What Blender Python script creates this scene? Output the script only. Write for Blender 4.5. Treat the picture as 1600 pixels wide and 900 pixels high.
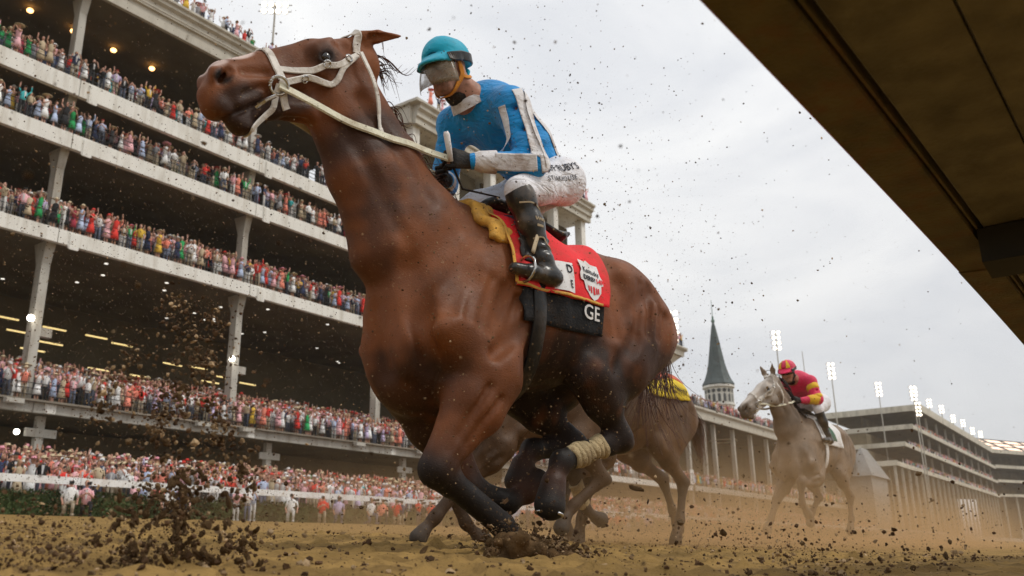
import bpy, bmesh, math, random
import numpy as np
from mathutils import Vector, Matrix
from mathutils.bvhtree import BVHTree

for o in list(bpy.data.objects):
    bpy.data.objects.remove(o)
S = bpy.context.scene
COL = S.collection
R_ = math.radians

# ------------------------------------------------------------------ camera
cam_d = bpy.data.cameras.new('camera')
cam = bpy.data.objects.new('camera', cam_d)
COL.objects.link(cam)
S.camera = cam
cam_d.sensor_width = 36.0
cam_d.lens = 30.67
cam_d.clip_start = 0.05
cam_d.clip_end = 5000.0
def _n(v):
    v = np.array(v, float)
    return v / np.linalg.norm(v)
_X = _n([1000, -402, -1363])
_U = _n([-70, 4450, -1363])
_U = _n(_U - _X * (_U @ _X))
_Y = np.cross(_U, _X)
_RM = np.stack([_X, _Y, _U])
cam.matrix_world = Matrix([list(_RM[i]) + [0.0] for i in range(3)] + [[0, 0, 0, 1]])
cam_d.dof.use_dof = True
cam_d.dof.focus_distance = 4.1
cam_d.dof.aperture_fstop = 4.0

# ------------------------------------------------------------------ sky and sun (overcast afternoon)
SUN_EL, SUN_AZ = R_(52), R_(-62)          # light comes from the infield side, behind the camera's right shoulder
w = bpy.data.worlds.new('World')
S.world = w
w.use_nodes = True
nt = w.node_tree
nt.nodes.clear()
def wn(t, **k):
    n = nt.nodes.new(t)
    for a, b in k.items():
        setattr(n, a, b)
    return n
out = wn('ShaderNodeOutputWorld')
bg = wn('ShaderNodeBackground')
bg.inputs[1].default_value = 0.12
sky = wn('ShaderNodeTexSky', sky_type='NISHITA', sun_disc=False)
sky.sun_elevation = SUN_EL
sky.sun_rotation = R_(90) - SUN_AZ
tc = wn('ShaderNodeTexCoord')
mp = wn('ShaderNodeMapping')
mp.inputs['Scale'].default_value = (1.0, 1.0, 3.2)
no = wn('ShaderNodeTexNoise')
no.inputs['Scale'].default_value = 2.6
no.inputs['Detail'].default_value = 7
no.inputs['Roughness'].default_value = 0.55
no.inputs['Distortion'].default_value = 0.6
cr = wn('ShaderNodeValToRGB')
cr.color_ramp.elements[0].position = 0.30
cr.color_ramp.elements[0].color = (6.0, 6.15, 6.45, 1)
cr.color_ramp.elements[1].position = 0.66
cr.color_ramp.elements[1].color = (8.0, 8.0, 7.95, 1)
sep = wn('ShaderNodeSeparateXYZ')
hr = wn('ShaderNodeMapRange')               # cloud base reads greyer towards the horizon all round
hr.inputs[1].default_value = 0.05; hr.inputs[2].default_value = 0.50
hr.inputs[3].default_value = 0.86; hr.inputs[4].default_value = 1.10
ml = wn('ShaderNodeMix', data_type='RGBA', blend_type='MULTIPLY')
ml.inputs[0].default_value = 1.0
mx = wn('ShaderNodeMix', data_type='RGBA')
mx.inputs[0].default_value = 0.95
L = nt.links.new
L(tc.outputs['Generated'], mp.inputs[0]); L(mp.outputs[0], no.inputs['Vector']); L(no.outputs['Fac'], cr.inputs[0])
L(tc.outputs['Generated'], sep.inputs[0]); L(sep.outputs[2], hr.inputs[0])
L(cr.outputs[0], ml.inputs[6]); L(hr.outputs[0], ml.inputs[7])
L(sky.outputs[0], mx.inputs[6]); L(ml.outputs[2], mx.inputs[7])
L(mx.outputs[2], bg.inputs[0]); L(bg.outputs[0], out.inputs[0])

sun_d = bpy.data.lights.new('sun', 'SUN')
sun = bpy.data.objects.new('sun', sun_d)
COL.objects.link(sun)
sun_d.energy = 1.5
sun_d.angle = R_(14)
sun_d.color = (1.0, 0.95, 0.87)
sd = Vector((math.cos(SUN_EL) * math.cos(SUN_AZ), math.cos(SUN_EL) * math.sin(SUN_AZ), math.sin(SUN_EL)))
sun.rotation_euler = sd.to_track_quat('Z', 'Y').to_euler()

vs = S.view_settings
vs.view_transform = 'Standard'
vs.look = 'None'
vs.exposure = 0.0
vs.gamma = 1.0
vs.use_curve_mapping = False
S.render.engine = 'CYCLES'
S.cycles.use_denoising = True
S.cycles.max_bounces = 6
S.cycles.diffuse_bounces = 3
S.cycles.glossy_bounces = 3
S.cycles.transparent_max_bounces = 12
S.cycles.volume_bounces = 0
rnd = random.Random(7)

# ------------------------------------------------------------------ helpers: objects
def link(o, parent=None):
    COL.objects.link(o)
    if parent is not None:
        o.parent = parent
    return o
def tag(o, label=None, cat=None, group=None, kind=None):
    if label: o['label'] = label
    if cat: o['category'] = cat
    if group: o['group'] = group
    if kind: o['kind'] = kind
    return o
def thing(name, label, cat, loc=(0, 0, 0), rz=0.0, group=None):
    o = bpy.data.objects.new(name, None)
    o.empty_display_size = 0.2
    COL.objects.link(o)
    o.location = loc
    o.rotation_euler = (0, 0, rz)
    return tag(o, label, cat, group)
def mesh_from(name, V, F, mats, smooth=False, mi=None):
    me = bpy.data.meshes.new(name)
    me.from_pydata([tuple(map(float, v)) for v in V] if not isinstance(V, np.ndarray) else V.tolist(), [], F if not isinstance(F, np.ndarray) else F.tolist())
    for m in (mats if isinstance(mats, (list, tuple)) else [mats]):
        me.materials.append(m)
    if mi is not None:
        me.polygons.foreach_set('material_index', np.asarray(mi, np.int32))
    if smooth:
        me.polygons.foreach_set('use_smooth', np.ones(len(me.polygons), bool))
    me.update()
    return me
class MB:
    """collects simple shapes and links them as ONE mesh object"""
    def __init__(s):
        s.V = []; s.F = []; s.M = []; s.m = 0
    def add(s, V, F):
        n = len(s.V)
        s.V += [tuple(v) for v in V]
        s.F += [tuple(i + n for i in f) for f in F]
        s.M += [s.m] * len(F)
        return s
    def box(s, lo, hi):
        x0, y0, z0 = lo; x1, y1, z1 = hi
        V = [(x0,y0,z0),(x1,y0,z0),(x1,y1,z0),(x0,y1,z0),(x0,y0,z1),(x1,y0,z1),(x1,y1,z1),(x0,y1,z1)]
        return s.add(V, [(0,3,2,1),(4,5,6,7),(0,1,5,4),(1,2,6,5),(2,3,7,6),(3,0,4,7)])
    def prism(s, poly, x0, x1, axis=0):
        """extrude a polygon given in the other two axes"""
        n = len(poly); V = []
        for x in (x0, x1):
            for a, b in poly:
                V.append((x, a, b) if axis == 0 else ((a, x, b) if axis == 1 else (a, b, x)))
        F = [tuple(range(n)), tuple(range(2 * n - 1, n - 1, -1))]
        for i in range(n):
            j = (i + 1) % n
            F.append((i, i + n, j + n, j))
        return s.add(V, F)
    def tube(s, P, r, n=8, cap=True):
        P = [Vector(p) for p in P]
        rr = r if isinstance(r, (list, tuple)) else [r] * len(P)
        rings = []; up = Vector((0, 0, 1)); V = []; F = []
        for i, p in enumerate(P):
            d = (P[min(i + 1, len(P) - 1)] - P[max(i - 1, 0)]).normalized()
            a = up if abs(d.dot(up)) < 0.9 else Vector((1, 0, 0))
            u = d.cross(a).normalized(); v = d.cross(u)
            for k in range(n):
                t = 2 * math.pi * k / n
                V.append(p + (u * math.cos(t) + v * math.sin(t)) * rr[i])
        for i in range(len(P) - 1):
            for k in range(n):
                a, b = i * n + k, i * n + (k + 1) % n
                F.append((a, b, b + n, a + n))
        if cap:
            F.append(tuple(range(n - 1, -1, -1))); F.append(tuple(range((len(P) - 1) * n, len(P) * n)))
        return s.add(V, F)
    def ball(s, c, r, nu=8, nv=6):
        r = r if isinstance(r, (list, tuple)) else (r, r, r)
        V = [(c[0], c[1], c[2] + r[2])]
        for j in range(1, nv):
            ph = math.pi * j / nv
            for i in range(nu):
                th = 2 * math.pi * i / nu
                V.append((c[0] + r[0] * math.sin(ph) * math.cos(th), c[1] + r[1] * math.sin(ph) * math.sin(th), c[2] + r[2] * math.cos(ph)))
        V.append((c[0], c[1], c[2] - r[2]))
        F = [(0, 1 + i, 1 + (i + 1) % nu) for i in range(nu)]
        for j in range(nv - 2):
            for i in range(nu):
                a = 1 + j * nu + i; b = 1 + j * nu + (i + 1) % nu
                F.append((a, a + nu, b + nu, b))
        l = len(V) - 1; o = 1 + (nv - 2) * nu
        F += [(l, o + (i + 1) % nu, o + i) for i in range(nu)]
        return s.add(V, F)
    def lathe(s, prof, n=24, c=(0, 0, 0)):
        V = []; F = []
        for r, z in prof:
            for k in range(n):
                t = 2 * math.pi * k / n
                V.append((c[0] + r * math.cos(t), c[1] + r * math.sin(t), c[2] + z))
        for i in range(len(prof) - 1):
            for k in range(n):
                a, b = i * n + k, i * n + (k + 1) % n
                F.append((a, b, b + n, a + n))
        return s.add(V, F)
    def mesh(s, name, mats, smooth=False):
        return mesh_from(name, s.V, s.F, mats, smooth, s.M)
    def build(s, name, mats, parent=None, smooth=False):
        return link(bpy.data.objects.new(name, s.mesh(name, mats, smooth)), parent)

# ------------------------------------------------------------------ helpers: materials
def mat(name, col, rough=0.7, var=0.25, scale=6.0, bump=0.0, bscale=30.0, spec=0.3, coords='Object', dirt=None, dscale=3.0, damt=0.5, metal=0.0, sheen=0.0, det=5.0, streak=None):
    """Principled with a noise-driven colour spread, optional stains and bump"""
    m = bpy.data.materials.new(name)
    m.use_nodes = True
    t = m.node_tree; N = t.nodes; K = t.links.new
    b = N['Principled BSDF']
    b.inputs['Roughness'].default_value = rough
    b.inputs['Specular IOR Level'].default_value = spec
    b.inputs['Metallic'].default_value = metal
    if sheen:
        b.inputs['Sheen Weight'].default_value = sheen
    c = N.new('ShaderNodeTexCoord')
    n1 = N.new('ShaderNodeTexNoise')
    n1.inputs['Scale'].default_value = scale; n1.inputs['Detail'].default_value = det
    K(c.outputs[coords], n1.inputs['Vector'])
    r = N.new('ShaderNodeValToRGB')
    e = r.color_ramp.elements
    e[0].position = 0.3; e[1].position = 0.7
    e[0].color = tuple(x * (1 - var) for x in col) + (1,)
    e[1].color = tuple(min(1, x * (1 + var)) for x in col) + (1,)
    K(n1.outputs['Fac'], r.inputs[0])
    last = r.outputs[0]
    if dirt is not None:
        n2 = N.new('ShaderNodeTexNoise')
        n2.inputs['Scale'].default_value = dscale; n2.inputs['Detail'].default_value = 8; n2.inputs['Roughness'].default_value = 0.65
        if streak:
            mpn = N.new('ShaderNodeMapping'); mpn.inputs['Scale'].default_value = streak; K(c.outputs[coords], mpn.inputs[0]); K(mpn.outputs[0], n2.inputs['Vector'])
        else:
            K(c.outputs[coords], n2.inputs['Vector'])
        r2 = N.new('ShaderNodeValToRGB')
        r2.color_ramp.elements[0].position = 0.48; r2.color_ramp.elements[0].color = (0, 0, 0, 1)
        r2.color_ramp.elements[1].position = 0.68; r2.color_ramp.elements[1].color = (damt, damt, damt, 1)
        K(n2.outputs['Fac'], r2.inputs[0])
        mxn = N.new('ShaderNodeMix'); mxn.data_type = 'RGBA'
        K(r2.outputs[0], mxn.inputs[0]); K(last, mxn.inputs[6]); mxn.inputs[7].default_value = tuple(dirt) + (1,)
        last = mxn.outputs[2]
    K(last, b.inputs['Base Color'])
    if bump:
        n3 = N.new('ShaderNodeTexNoise')
        n3.inputs['Scale'].default_value = bscale; n3.inputs['Detail'].default_value = 6
        K(c.outputs[coords], n3.inputs['Vector'])
        bp = N.new('ShaderNodeBump'); bp.inputs['Strength'].default_value = bump; bp.inputs['Distance'].default_value = 0.02
        K(n3.outputs['Fac'], bp.inputs['Height']); K(bp.outputs[0], b.inputs['Normal'])
    return m
def emit(name, col, st):
    m = bpy.data.materials.new(name)
    m.use_nodes = True
    b = m.node_tree.nodes['Principled BSDF']
    b.inputs['Base Color'].default_value = (0.8, 0.8, 0.8, 1)
    b.inputs['Emission Color'].default_value = tuple(col) + (1,)
    b.inputs['Emission Strength'].default_value = st
    return m
def s2l(r, g, b):
    return tuple(((x / 255 + 0.055) / 1.055) ** 2.4 if x > 10 else x / 255 / 12.92 for x in (r, g, b))

# ------------------------------------------------------------------ helpers: smooth solids (signed distance -> one continuous surface)
class Solid:
    def __init__(s, lo, hi, h):
        s.lo = np.array(lo, float); s.h = h
        n = np.ceil((np.array(hi) - s.lo) / h).astype(int) + 1
        s.n = n
        s.D = np.full(n, 0.2, np.float32)
        s.ax = [(s.lo[i] + h * np.arange(n[i])).astype(np.float32) for i in range(3)]
        s.prims = []
    @staticmethod
    def ev(p, X, Y, Z):
        a, b, ra, rb, sv = p
        d = b - a; Ln = np.linalg.norm(d)
        d = d / Ln if Ln > 1e-6 else np.array([1.0, 0, 0])
        sv = sv - d * (sv @ d)
        if np.linalg.norm(sv) < 1e-3:
            sv = np.array([0, 0, 1.0]); sv = sv - d * (sv @ d)
        sv = sv / np.linalg.norm(sv); wv = np.cross(d, sv)
        px, py, pz = X - a[0], Y - a[1], Z - a[2]
        t = px * d[0] + py * d[1] + pz * d[2]
        tt = np.clip(t / max(Ln, 1e-6), 0, 1)
        rem = t - tt * Ln
        ds = px * sv[0] + py * sv[1] + pz * sv[2]
        dw = px * wv[0] + py * wv[1] + pz * wv[2]
        rs = ra[0] + (rb[0] - ra[0]) * tt; rw = ra[1] + (rb[1] - ra[1]) * tt
        rc = np.minimum(rs, rw)
        e = np.sqrt((ds / rs) ** 2 + (dw / rw) ** 2 + (rem / rc) ** 2)
        k1 = np.sqrt((ds / rs ** 2) ** 2 + (dw / rw ** 2) ** 2 + (rem / rc ** 2) ** 2) + 1e-6
        return e * (e - 1) / k1
    def seg(s, a, b, ra, rb=None, k=0.05, side=(0, 1, 0), ch=0, sub=False):
        ra = (ra, ra) if np.isscalar(ra) else tuple(ra)
        rb = ra if rb is None else ((rb, rb) if np.isscalar(rb) else tuple(rb))
        p = (np.array(a, float), np.array(b, float), ra, rb, np.array(side, float))
        m = max(ra + rb) + k + 3 * s.h
        lo = np.minimum(p[0], p[1]) - m; hi = np.maximum(p[0], p[1]) + m
        i0 = np.clip(((lo - s.lo) / s.h).astype(int), 0, s.n); i1 = np.clip(((hi - s.lo) / s.h).astype(int) + 1, 0, s.n)
        if (i1 <= i0).any():
            return s
        sl = tuple(slice(i0[i], i1[i]) for i in range(3))
        d = s.ev(p, s.ax[0][sl[0]][:, None, None], s.ax[1][sl[1]][None, :, None], s.ax[2][sl[2]][None, None, :]).astype(np.float32)
        o = s.D[sl]
        if sub:
            d = -d
            h = np.maximum(k - np.abs(o - d), 0) / k
            s.D[sl] = np.maximum(o, d) + h * h * k / 4
        else:
            h = np.maximum(k - np.abs(o - d), 0) / k
            s.D[sl] = np.minimum(o, d) - h * h * k / 4
            s.prims.append((p, ch))
        return s
    def ball(s, c, r, k=0.05, ch=0, sub=False, d=(1, 0, 0), side=(0, 1, 0)):
        """ellipsoid: r = (along d, along side, across)"""
        r = (r, r, r) if np.isscalar(r) else r
        dv = np.array(d, float); dv /= np.linalg.norm(dv)
        rc = min(r[1], r[2])
        e = max(r[0] - rc, 1e-4)
        return s.seg(np.array(c) - dv * e, np.array(c) + dv * e, (r[1], r[2]), (r[1], r[2]), k, side, ch, sub)
    def chain(s, pts, radii, k=0.04, side=(0, 1, 0), ch=0):
        cs = ch if isinstance(ch, (list, tuple)) else [ch] * (len(pts) - 1)
        for i in range(len(pts) - 1):
            s.seg(pts[i], pts[i + 1], radii[i], radii[i + 1], k, side, cs[i])
        return s
    def mesh(s, smooth=1):
        D = s.D; neg = D < 0
        c = neg[:-1, :-1, :-1].astype(np.int8)
        acc = np.zeros(c.shape, np.int8)
        offs = [(i, j, k) for i in (0, 1) for j in (0, 1) for k in (0, 1)]
        nx, ny, nz = [x - 1 for x in D.shape]
        for i, j, k in offs:
            acc += neg[i:i + nx, j:j + ny, k:k + nz]
        cell = np.argwhere((acc > 0) & (acc < 8))
        idx = np.full(c.shape, -1, np.int32)
        idx[tuple(cell.T)] = np.arange(len(cell))
        val = {o: D[cell[:, 0] + o[0], cell[:, 1] + o[1], cell[:, 2] + o[2]] for o in offs}
        P = np.zeros((len(cell), 3)); C = np.zeros(len(cell))
        for o in offs:
            for ax in range(3):
                if o[ax] == 0:
                    q = list(o); q[ax] = 1; q = tuple(q)
                    a, b = val[o], val[q]
                    m = (a < 0) != (b < 0)
                    t = np.where(m, a / np.where(m, a - b, 1), 0)
                    p = np.array(o, float)[None, :].repeat(len(cell), 0)
                    p[:, ax] += t
                    P += p * m[:, None]; C += m
        V = s.lo + s.h * (cell + P / C[:, None])
        F = []
        for ax in range(3):
            u, v = (ax + 1) % 3, (ax + 2) % 3
            sa = [slice(None)] * 3; sb = [slice(None)] * 3
            sa[ax] = slice(0, -1); sb[ax] = slice(1, None)
            a = neg[tuple(sa)]; b = neg[tuple(sb)]
            e = np.argwhere(a != b)
            ok = (e[:, u] > 0) & (e[:, v] > 0) & (e[:, u] < D.shape[u] - 1) & (e[:, v] < D.shape[v] - 1)
            e = e[ok]
            ins = a[tuple(e.T)]
            du = np.zeros(3, int); du[u] = 1
            dv = np.zeros(3, int); dv[v] = 1
            q = np.stack([idx[tuple((e - du - dv).T)], idx[tuple((e - dv).T)], idx[tuple(e.T)], idx[tuple((e - du).T)]], 1)
            q[~ins] = q[~ins][:, ::-1]
            F.append(q)
        F = np.concatenate(F)
        for _ in range(smooth):
            sm = np.zeros_like(V); ct = np.zeros(len(V))
            for i in range(4):
                A, B = F[:, i], F[:, (i + 1) % 4]
                for ax in range(3):
                    sm[:, ax] += np.bincount(A, V[B, ax], len(V)) + np.bincount(B, V[A, ax], len(V))
                ct += np.bincount(A, minlength=len(V)) + np.bincount(B, minlength=len(V))
            V = 0.5 * V + 0.5 * sm / ct[:, None]
        return V, F
    def channels(s, V, tau=0.02, n=3):
        """blend weights of the numbered channels at points V"""
        Wt = np.full((len(V), n + 1), 1e-9)
        X, Y, Z = V.T
        best = np.full(len(V), 9.0)
        ds = []
        for p, ch in s.prims:
            d = s.ev(p, X, Y, Z); ds.append((d, ch)); best = np.minimum(best, d)
        for d, ch in ds:
            Wt[:, int(ch)] += np.exp(-np.clip((d - best) / tau, 0, 30))
        return Wt / Wt.sum(1, keepdims=True)
def col_attr(me, name, A):
    at = me.attributes.new(name, 'FLOAT_COLOR', 'POINT')
    B = np.ones((len(me.vertices), 4), np.float32)
    B[:, :A.shape[1]] = A
    at.data.foreach_set('color', B.ravel())
def bvh_of(V, F):
    return BVHTree.FromPolygons([Vector(v) for v in V.tolist()], F.tolist())

# ------------------------------------------------------------------ horses
def coat_material(name, coat, dark, pale, hoof, rough=0.55, spots=None):
    m = mat(name, coat, rough=rough, var=0.42, scale=4.0, bump=0.0, spec=0.25, sheen=0.0, det=8)
    t = m.node_tree; N = t.nodes; K = t.links.new
    b = N['Principled BSDF']
    base = b.inputs['Base Color'].links[0].from_socket
    at = N.new('ShaderNodeAttribute'); at.attribute_name = 'marks'
    sp = N.new('ShaderNodeSeparateColor'); K(at.outputs['Color'], sp.inputs[0])
    c = N.new('ShaderNodeTexCoord')
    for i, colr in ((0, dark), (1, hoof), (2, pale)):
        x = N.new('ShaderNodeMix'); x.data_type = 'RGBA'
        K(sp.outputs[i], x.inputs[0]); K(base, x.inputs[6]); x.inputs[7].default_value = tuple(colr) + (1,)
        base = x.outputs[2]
    # splashes of track dirt dried on the coat
    n2 = N.new('ShaderNodeTexNoise'); n2.inputs['Scale'].default_value = 48; n2.inputs['Detail'].default_value = 4; n2.inputs['Roughness'].default_value = 0.7
    K(c.outputs['Object'], n2.inputs['Vector'])
    r2 = N.new('ShaderNodeValToRGB'); r2.color_ramp.elements[0].position = 0.60; r2.color_ramp.elements[0].color = (0, 0, 0, 1)
    r2.color_ramp.elements[1].position = 0.70; r2.color_ramp.elements[1].color = (0.6, 0.6, 0.6, 1)
    K(n2.outputs['Fac'], r2.inputs[0])
    n4 = N.new('ShaderNodeTexNoise'); n4.inputs['Scale'].default_value = 2.2; n4.inputs['Detail'].default_value = 3
    K(c.outputs['Object'], n4.inputs['Vector'])
    r4 = N.new('ShaderNodeValToRGB'); r4.color_ramp.elements[0].position = 0.38; r4.color_ramp.elements[1].position = 0.62
    K(n4.outputs['Fac'], r4.inputs[0])
    mu = N.new('ShaderNodeMath'); mu.operation = 'MULTIPLY'; K(r2.outputs[0], mu.inputs[0]); K(r4.outputs[0], mu.inputs[1])
    x = N.new('ShaderNodeMix'); x.data_type = 'RGBA'
    K(mu.outputs[0], x.inputs[0]); K(base, x.inputs[6]); x.inputs[7].default_value = (0.33, 0.21, 0.11, 1)
    K(x.outputs[2], b.inputs['Base Color'])
    rr = N.new('ShaderNodeMapRange'); rr.inputs[1].default_value = .35; rr.inputs[2].default_value = .65; rr.inputs[3].default_value = .42; rr.inputs[4].default_value = .75
    nr = N.new('ShaderNodeTexNoise'); nr.inputs['Scale'].default_value = 3.5; nr.inputs['Detail'].default_value = 9; nr.inputs['Roughness'].default_value = .7
    K(c.outputs['Object'], nr.inputs['Vector']); K(nr.outputs['Fac'], rr.inputs[0]); K(rr.outputs[0], b.inputs['Roughness'])
    # fine hair along the body and soft muscle relief
    h1 = N.new('ShaderNodeTexNoise'); h1.inputs['Scale'].default_value = 210; h1.inputs['Detail'].default_value = 3
    mpp = N.new('ShaderNodeMapping'); mpp.inputs['Scale'].default_value = (0.35, 1, 1)
    K(c.outputs['Object'], mpp.inputs[0]); K(mpp.outputs[0], h1.inputs['Vector'])
    h2 = N.new('ShaderNodeTexNoise'); h2.inputs['Scale'].default_value = 6; h2.inputs['Detail'].default_value = 3; h2.inputs['Distortion'].default_value = 0.2
    K(c.outputs['Object'], h2.inputs['Vector'])
    b1 = N.new('ShaderNodeBump'); b1.inputs['Strength'].default_value = 0.12; b1.inputs['Distance'].default_value = 0.04
    b2 = N.new('ShaderNodeBump'); b2.inputs['Strength'].default_value = 0.32; b2.inputs['Distance'].default_value = 0.006
    K(h2.outputs['Fac'], b1.inputs['Height']); K(h1.outputs['Fac'], b2.inputs['Height']); K(b1.outputs[0], b2.inputs['Normal']); K(b2.outputs[0], b.inputs['Normal'])
    return m

STD_TORSO = [((0.40, 0.98), 0.20, 0.27), ((0.16, 1.08), 0.255, 0.38), ((-0.28, 1.16), 0.295, 0.37), ((-0.62, 1.20), 0.275, 0.325),
             ((-0.95, 1.235), 0.265, 0.285), ((-1.12, 1.16), 0.20, 0.25)]

class Horse:
    def __init__(s, P, h):
        lo = (min(-1.75, P.get('xmin', -1.75)), -0.62, -0.25); hi = (P.get('xmax', 1.85), 0.62, 2.45)
        s.P = P; s.sd = sd_ = Solid(lo, hi, h)
        A = lambda x, y, z: np.array((x, y, z), float)
        T = P.get('torso', STD_TORSO)
        for (c0, y0, z0), (c1, y1, z1) in zip(T[:-1], T[1:]):
            sd_.seg(A(c0[0], 0, c0[1]), A(c1[0], 0, c1[1]), (y0, z0), (y1, z1), 0.06)
        # withers, back and croup ridge
        sd_.seg(A(0.16, 0, 1.48), A(-0.22, 0, 1.50), (0.10, 0.13), (0.10, 0.10), 0.12)
        sd_.seg(A(-0.68, 0, 1.40), A(-0.94, 0, 1.42), (0.15, 0.13), (0.14, 0.11), 0.12)
        for y in (1, -1):
            # shoulder blade, point of shoulder, breast, ribs spring, haunch
            sd_.seg(A(-0.02, y * 0.15, 1.40), A(0.36, y * 0.19, 0.98), (0.085, 0.14), (0.10, 0.15), 0.07)
            sd_.ball(A(0.45, y * 0.175, 0.93), 0.12, 0.07)
            sd_.ball(A(0.48, y * 0.095, 0.84), (0.11, 0.09, 0.14), 0.06)
            sd_.seg(A(-0.02, y * 0.215, 1.22), A(0.12, y * 0.235, 0.88), (0.07, 0.10), (0.075, 0.10), 0.05)
            sd_.seg(A(-0.78, y * 0.15, 1.34), A(-0.97, y * 0.15, 1.20), (0.125, 0.15), (0.12, 0.16), 0.08)
            sd_.ball(A(-0.70, y * 0.20, 1.36), 0.075, 0.08)
        # neck
        NK = P['neck']
        for (c0, y0, z0), (c1, y1, z1) in zip(NK[:-1], NK[1:]):
            sd_.seg(c0, c1, (y0, z0), (y1, z1), 0.07)
        for ex in P.get('extra', []):
            sd_.seg(*ex)
        s.head()
        for key, y in (('fl', 1), ('fr', -1)):
            s.fore(P[key], y)
        for key, y in (('hl', 1), ('hr', -1)):
            s.hind(P[key], y)
        # grooves that part the muscles
        for y in (1, -1):
            g = lambda a, b, r, k: sd_.seg(A(a[0], y * a[1], a[2]), A(b[0], y * b[1], b[2]), r, r, k, sub=True)
            g((-0.10, 0.335, 1.34), (0.02, 0.355, 0.92), 0.024, 0.09)
            g((0.33, 0.290, 1.16), (0.50, 0.31, 0.98), 0.02, 0.09)
            g((-0.62, 0.315, 1.30), (-0.66, 0.35, 0.98), 0.03, 0.07)
            g((-0.98, 0.315, 1.18), (-0.92, 0.33, 0.92), 0.02, 0.05)
        for y in (1, -1):
            r9 = random.Random(4)
            for q in range(5):          # strands of muscle over shoulder, forearm root and haunch
                x = 0.34 - .07 * q
                sd_.seg(A(x, y * (.290 - .004 * q), 1.22 - .03 * q), A(x + .10, y * .308, .98 - .02 * q), 0.012, 0.010, 0.05, sub=True)
            for q in range(3):
                sd_.seg(A(-.80 - .07 * q, y * .30, 1.34), A(-.72 - .09 * q, y * .315, 1.06), 0.014, 0.012, 0.035, sub=True)
            for q in range(6):          # grooves between the ribs
                x = -.24 - .062 * q
                sd_.seg(A(x, y * .318, 1.28), A(x - .045, y * .318, 1.02), 0.012, 0.012, 0.05, sub=True)
            sd_.seg(A(.86, y * .10, 1.74), A(.56, y * .19, 1.22), 0.016, 0.02, 0.05, sub=True)        # jugular groove
            sd_.seg(A(.80, y * .105, 1.90), A(.46, y * .17, 1.52), 0.018, 0.02, 0.06, sub=True)
        for y in (1, -1):
            g((0.57, 0.17, 1.16), (0.55, 0.20, 0.96), 0.030, 0.09); g((0.55, 0.20, 0.96), (0.47, 0.20, 0.74), 0.030, 0.08)     # breast from shoulder
            g((0.02, 0.315, 0.98), (0.22, 0.295, 0.82), 0.022, 0.06)                                                       # below the triceps
            g((0.26, 0.285, 1.32), (0.02, 0.265, 1.46), 0.020, 0.07); g((0.30, 0.275, 1.26), (0.47, 0.30, 1.00), 0.018, 0.06)  # along the blade
            g((-0.70, 0.33, 1.02), (-0.56, 0.32, 0.86), 0.022, 0.06); g((-0.88, 0.315, 1.30), (-0.66, 0.335, 1.16), 0.018, 0.06)
        sd_.seg(A(0.66, 0, 0.98), A(0.60, 0, 0.74), 0.02, 0.02, 0.08, sub=True)
        V, F = sd_.mesh(1)
        s.V, s.F = V, F
        s.W = sd_.channels(V, 0.018, 3)
        s.bvh = bvh_of(V, F)
    def hd(s, u, wd, y):
        return s.hp + s.L * u * s.U + s.Ld * wd * s.Wd + s.Lw * y * s.Yv
    def lat(s, u, wd, y, dy=0.0):
        """point on the side of the head at (u, wd), dy outside the skin"""
        t = 0.32
        while t > 0.01:
            p = s.hd(u, wd, y * t); i = tuple(np.clip(np.round((p - s.sd.lo) / s.sd.h).astype(int), 0, s.sd.n - 1))
            if s.sd.D[i] < 0: break
            t -= 0.006
        return s.hd(u, wd, y * t) + s.Yv * y * dy
    def head(s):
        P = s.P; sd_ = s.sd
        s.hp = np.array(P['poll'], float); mz = np.array(P['muzzle'], float)
        s.L = np.linalg.norm(mz - s.hp); s.U = (mz - s.hp) / s.L
        s.Lw = P.get('headw', s.L); s.Ld = s.L * P.get('depth', 1.0)
        yv = np.array(P.get('head_side', (0, 1, 0)), float); yv = yv - s.U * (yv @ s.U); s.Yv = yv / np.linalg.norm(yv)
        s.Wd = np.cross(s.U, s.Yv)
        if s.Wd[2] < 0: s.Wd = -s.Wd
        hd = s.hd; L = s.L; W = s.Lw
        r = lambda a, b: (a * W, b * s.Ld)
        S_ = lambda a, b, ra, rb, k=0.04, ch=0: sd_.seg(hd(*a), hd(*b), ra, rb, k, s.Yv, ch)
        S_((0.03, -0.13, 0), (0.30, -0.115, 0), r(.115, .125), r(.135, .125))
        S_((0.30, -0.12, 0), (0.62, -0.125, 0), r(.125, .125), r(.085, .115))
        S_((0.62, -0.125, 0), (0.86, -0.12, 0), r(.080, .112), r(.088, .10))
        S_((0.34, -0.045, 0), (0.84, -0.055, 0), r(.07, .05), r(.055, .045), 0.05)
        for y in (1, -1):
            sd_.ball(hd(0.23, -0.28, y * .065), (.155 * L, .055 * W, .16 * L), 0.035, 0, False, s.U, s.Yv)
            S_((0.25, -0.36, y * .055), (0.74, -0.225, y * .028), r(.035, .055), r(.03, .045), 0.04)
            S_((0.24, -0.055, y * .10), (0.36, -0.065, y * .112), r(.045, .045), r(.042, .04), 0.03)     # brow
            sd_.ball(hd(0.145, -0.10, y * .125), (.05 * L, .02 * W, .04 * L), 0.03, 0, True, s.U, s.Yv)
        S_((0.70, -0.24, 0), (0.90, -0.245, 0), r(.052, .050), r(.052, .048), 0.04, 1 if P.get('darkmuz') else 0)
        dk = P.get('muzch', 0)
        S_((0.86, -0.115, 0), (0.955, -0.15, 0), r(.090, .094), r(.076, .070), 0.04, dk)
        S_((0.965, -0.20, .03), (0.965, -0.20, -.03), r(.046, .050), r(.046, .050), 0.03, dk)
        S_((0.88, -0.29, .02), (0.88, -0.29, -.02), r(.046, .042), r(.046, .042), 0.035, dk)
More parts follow.
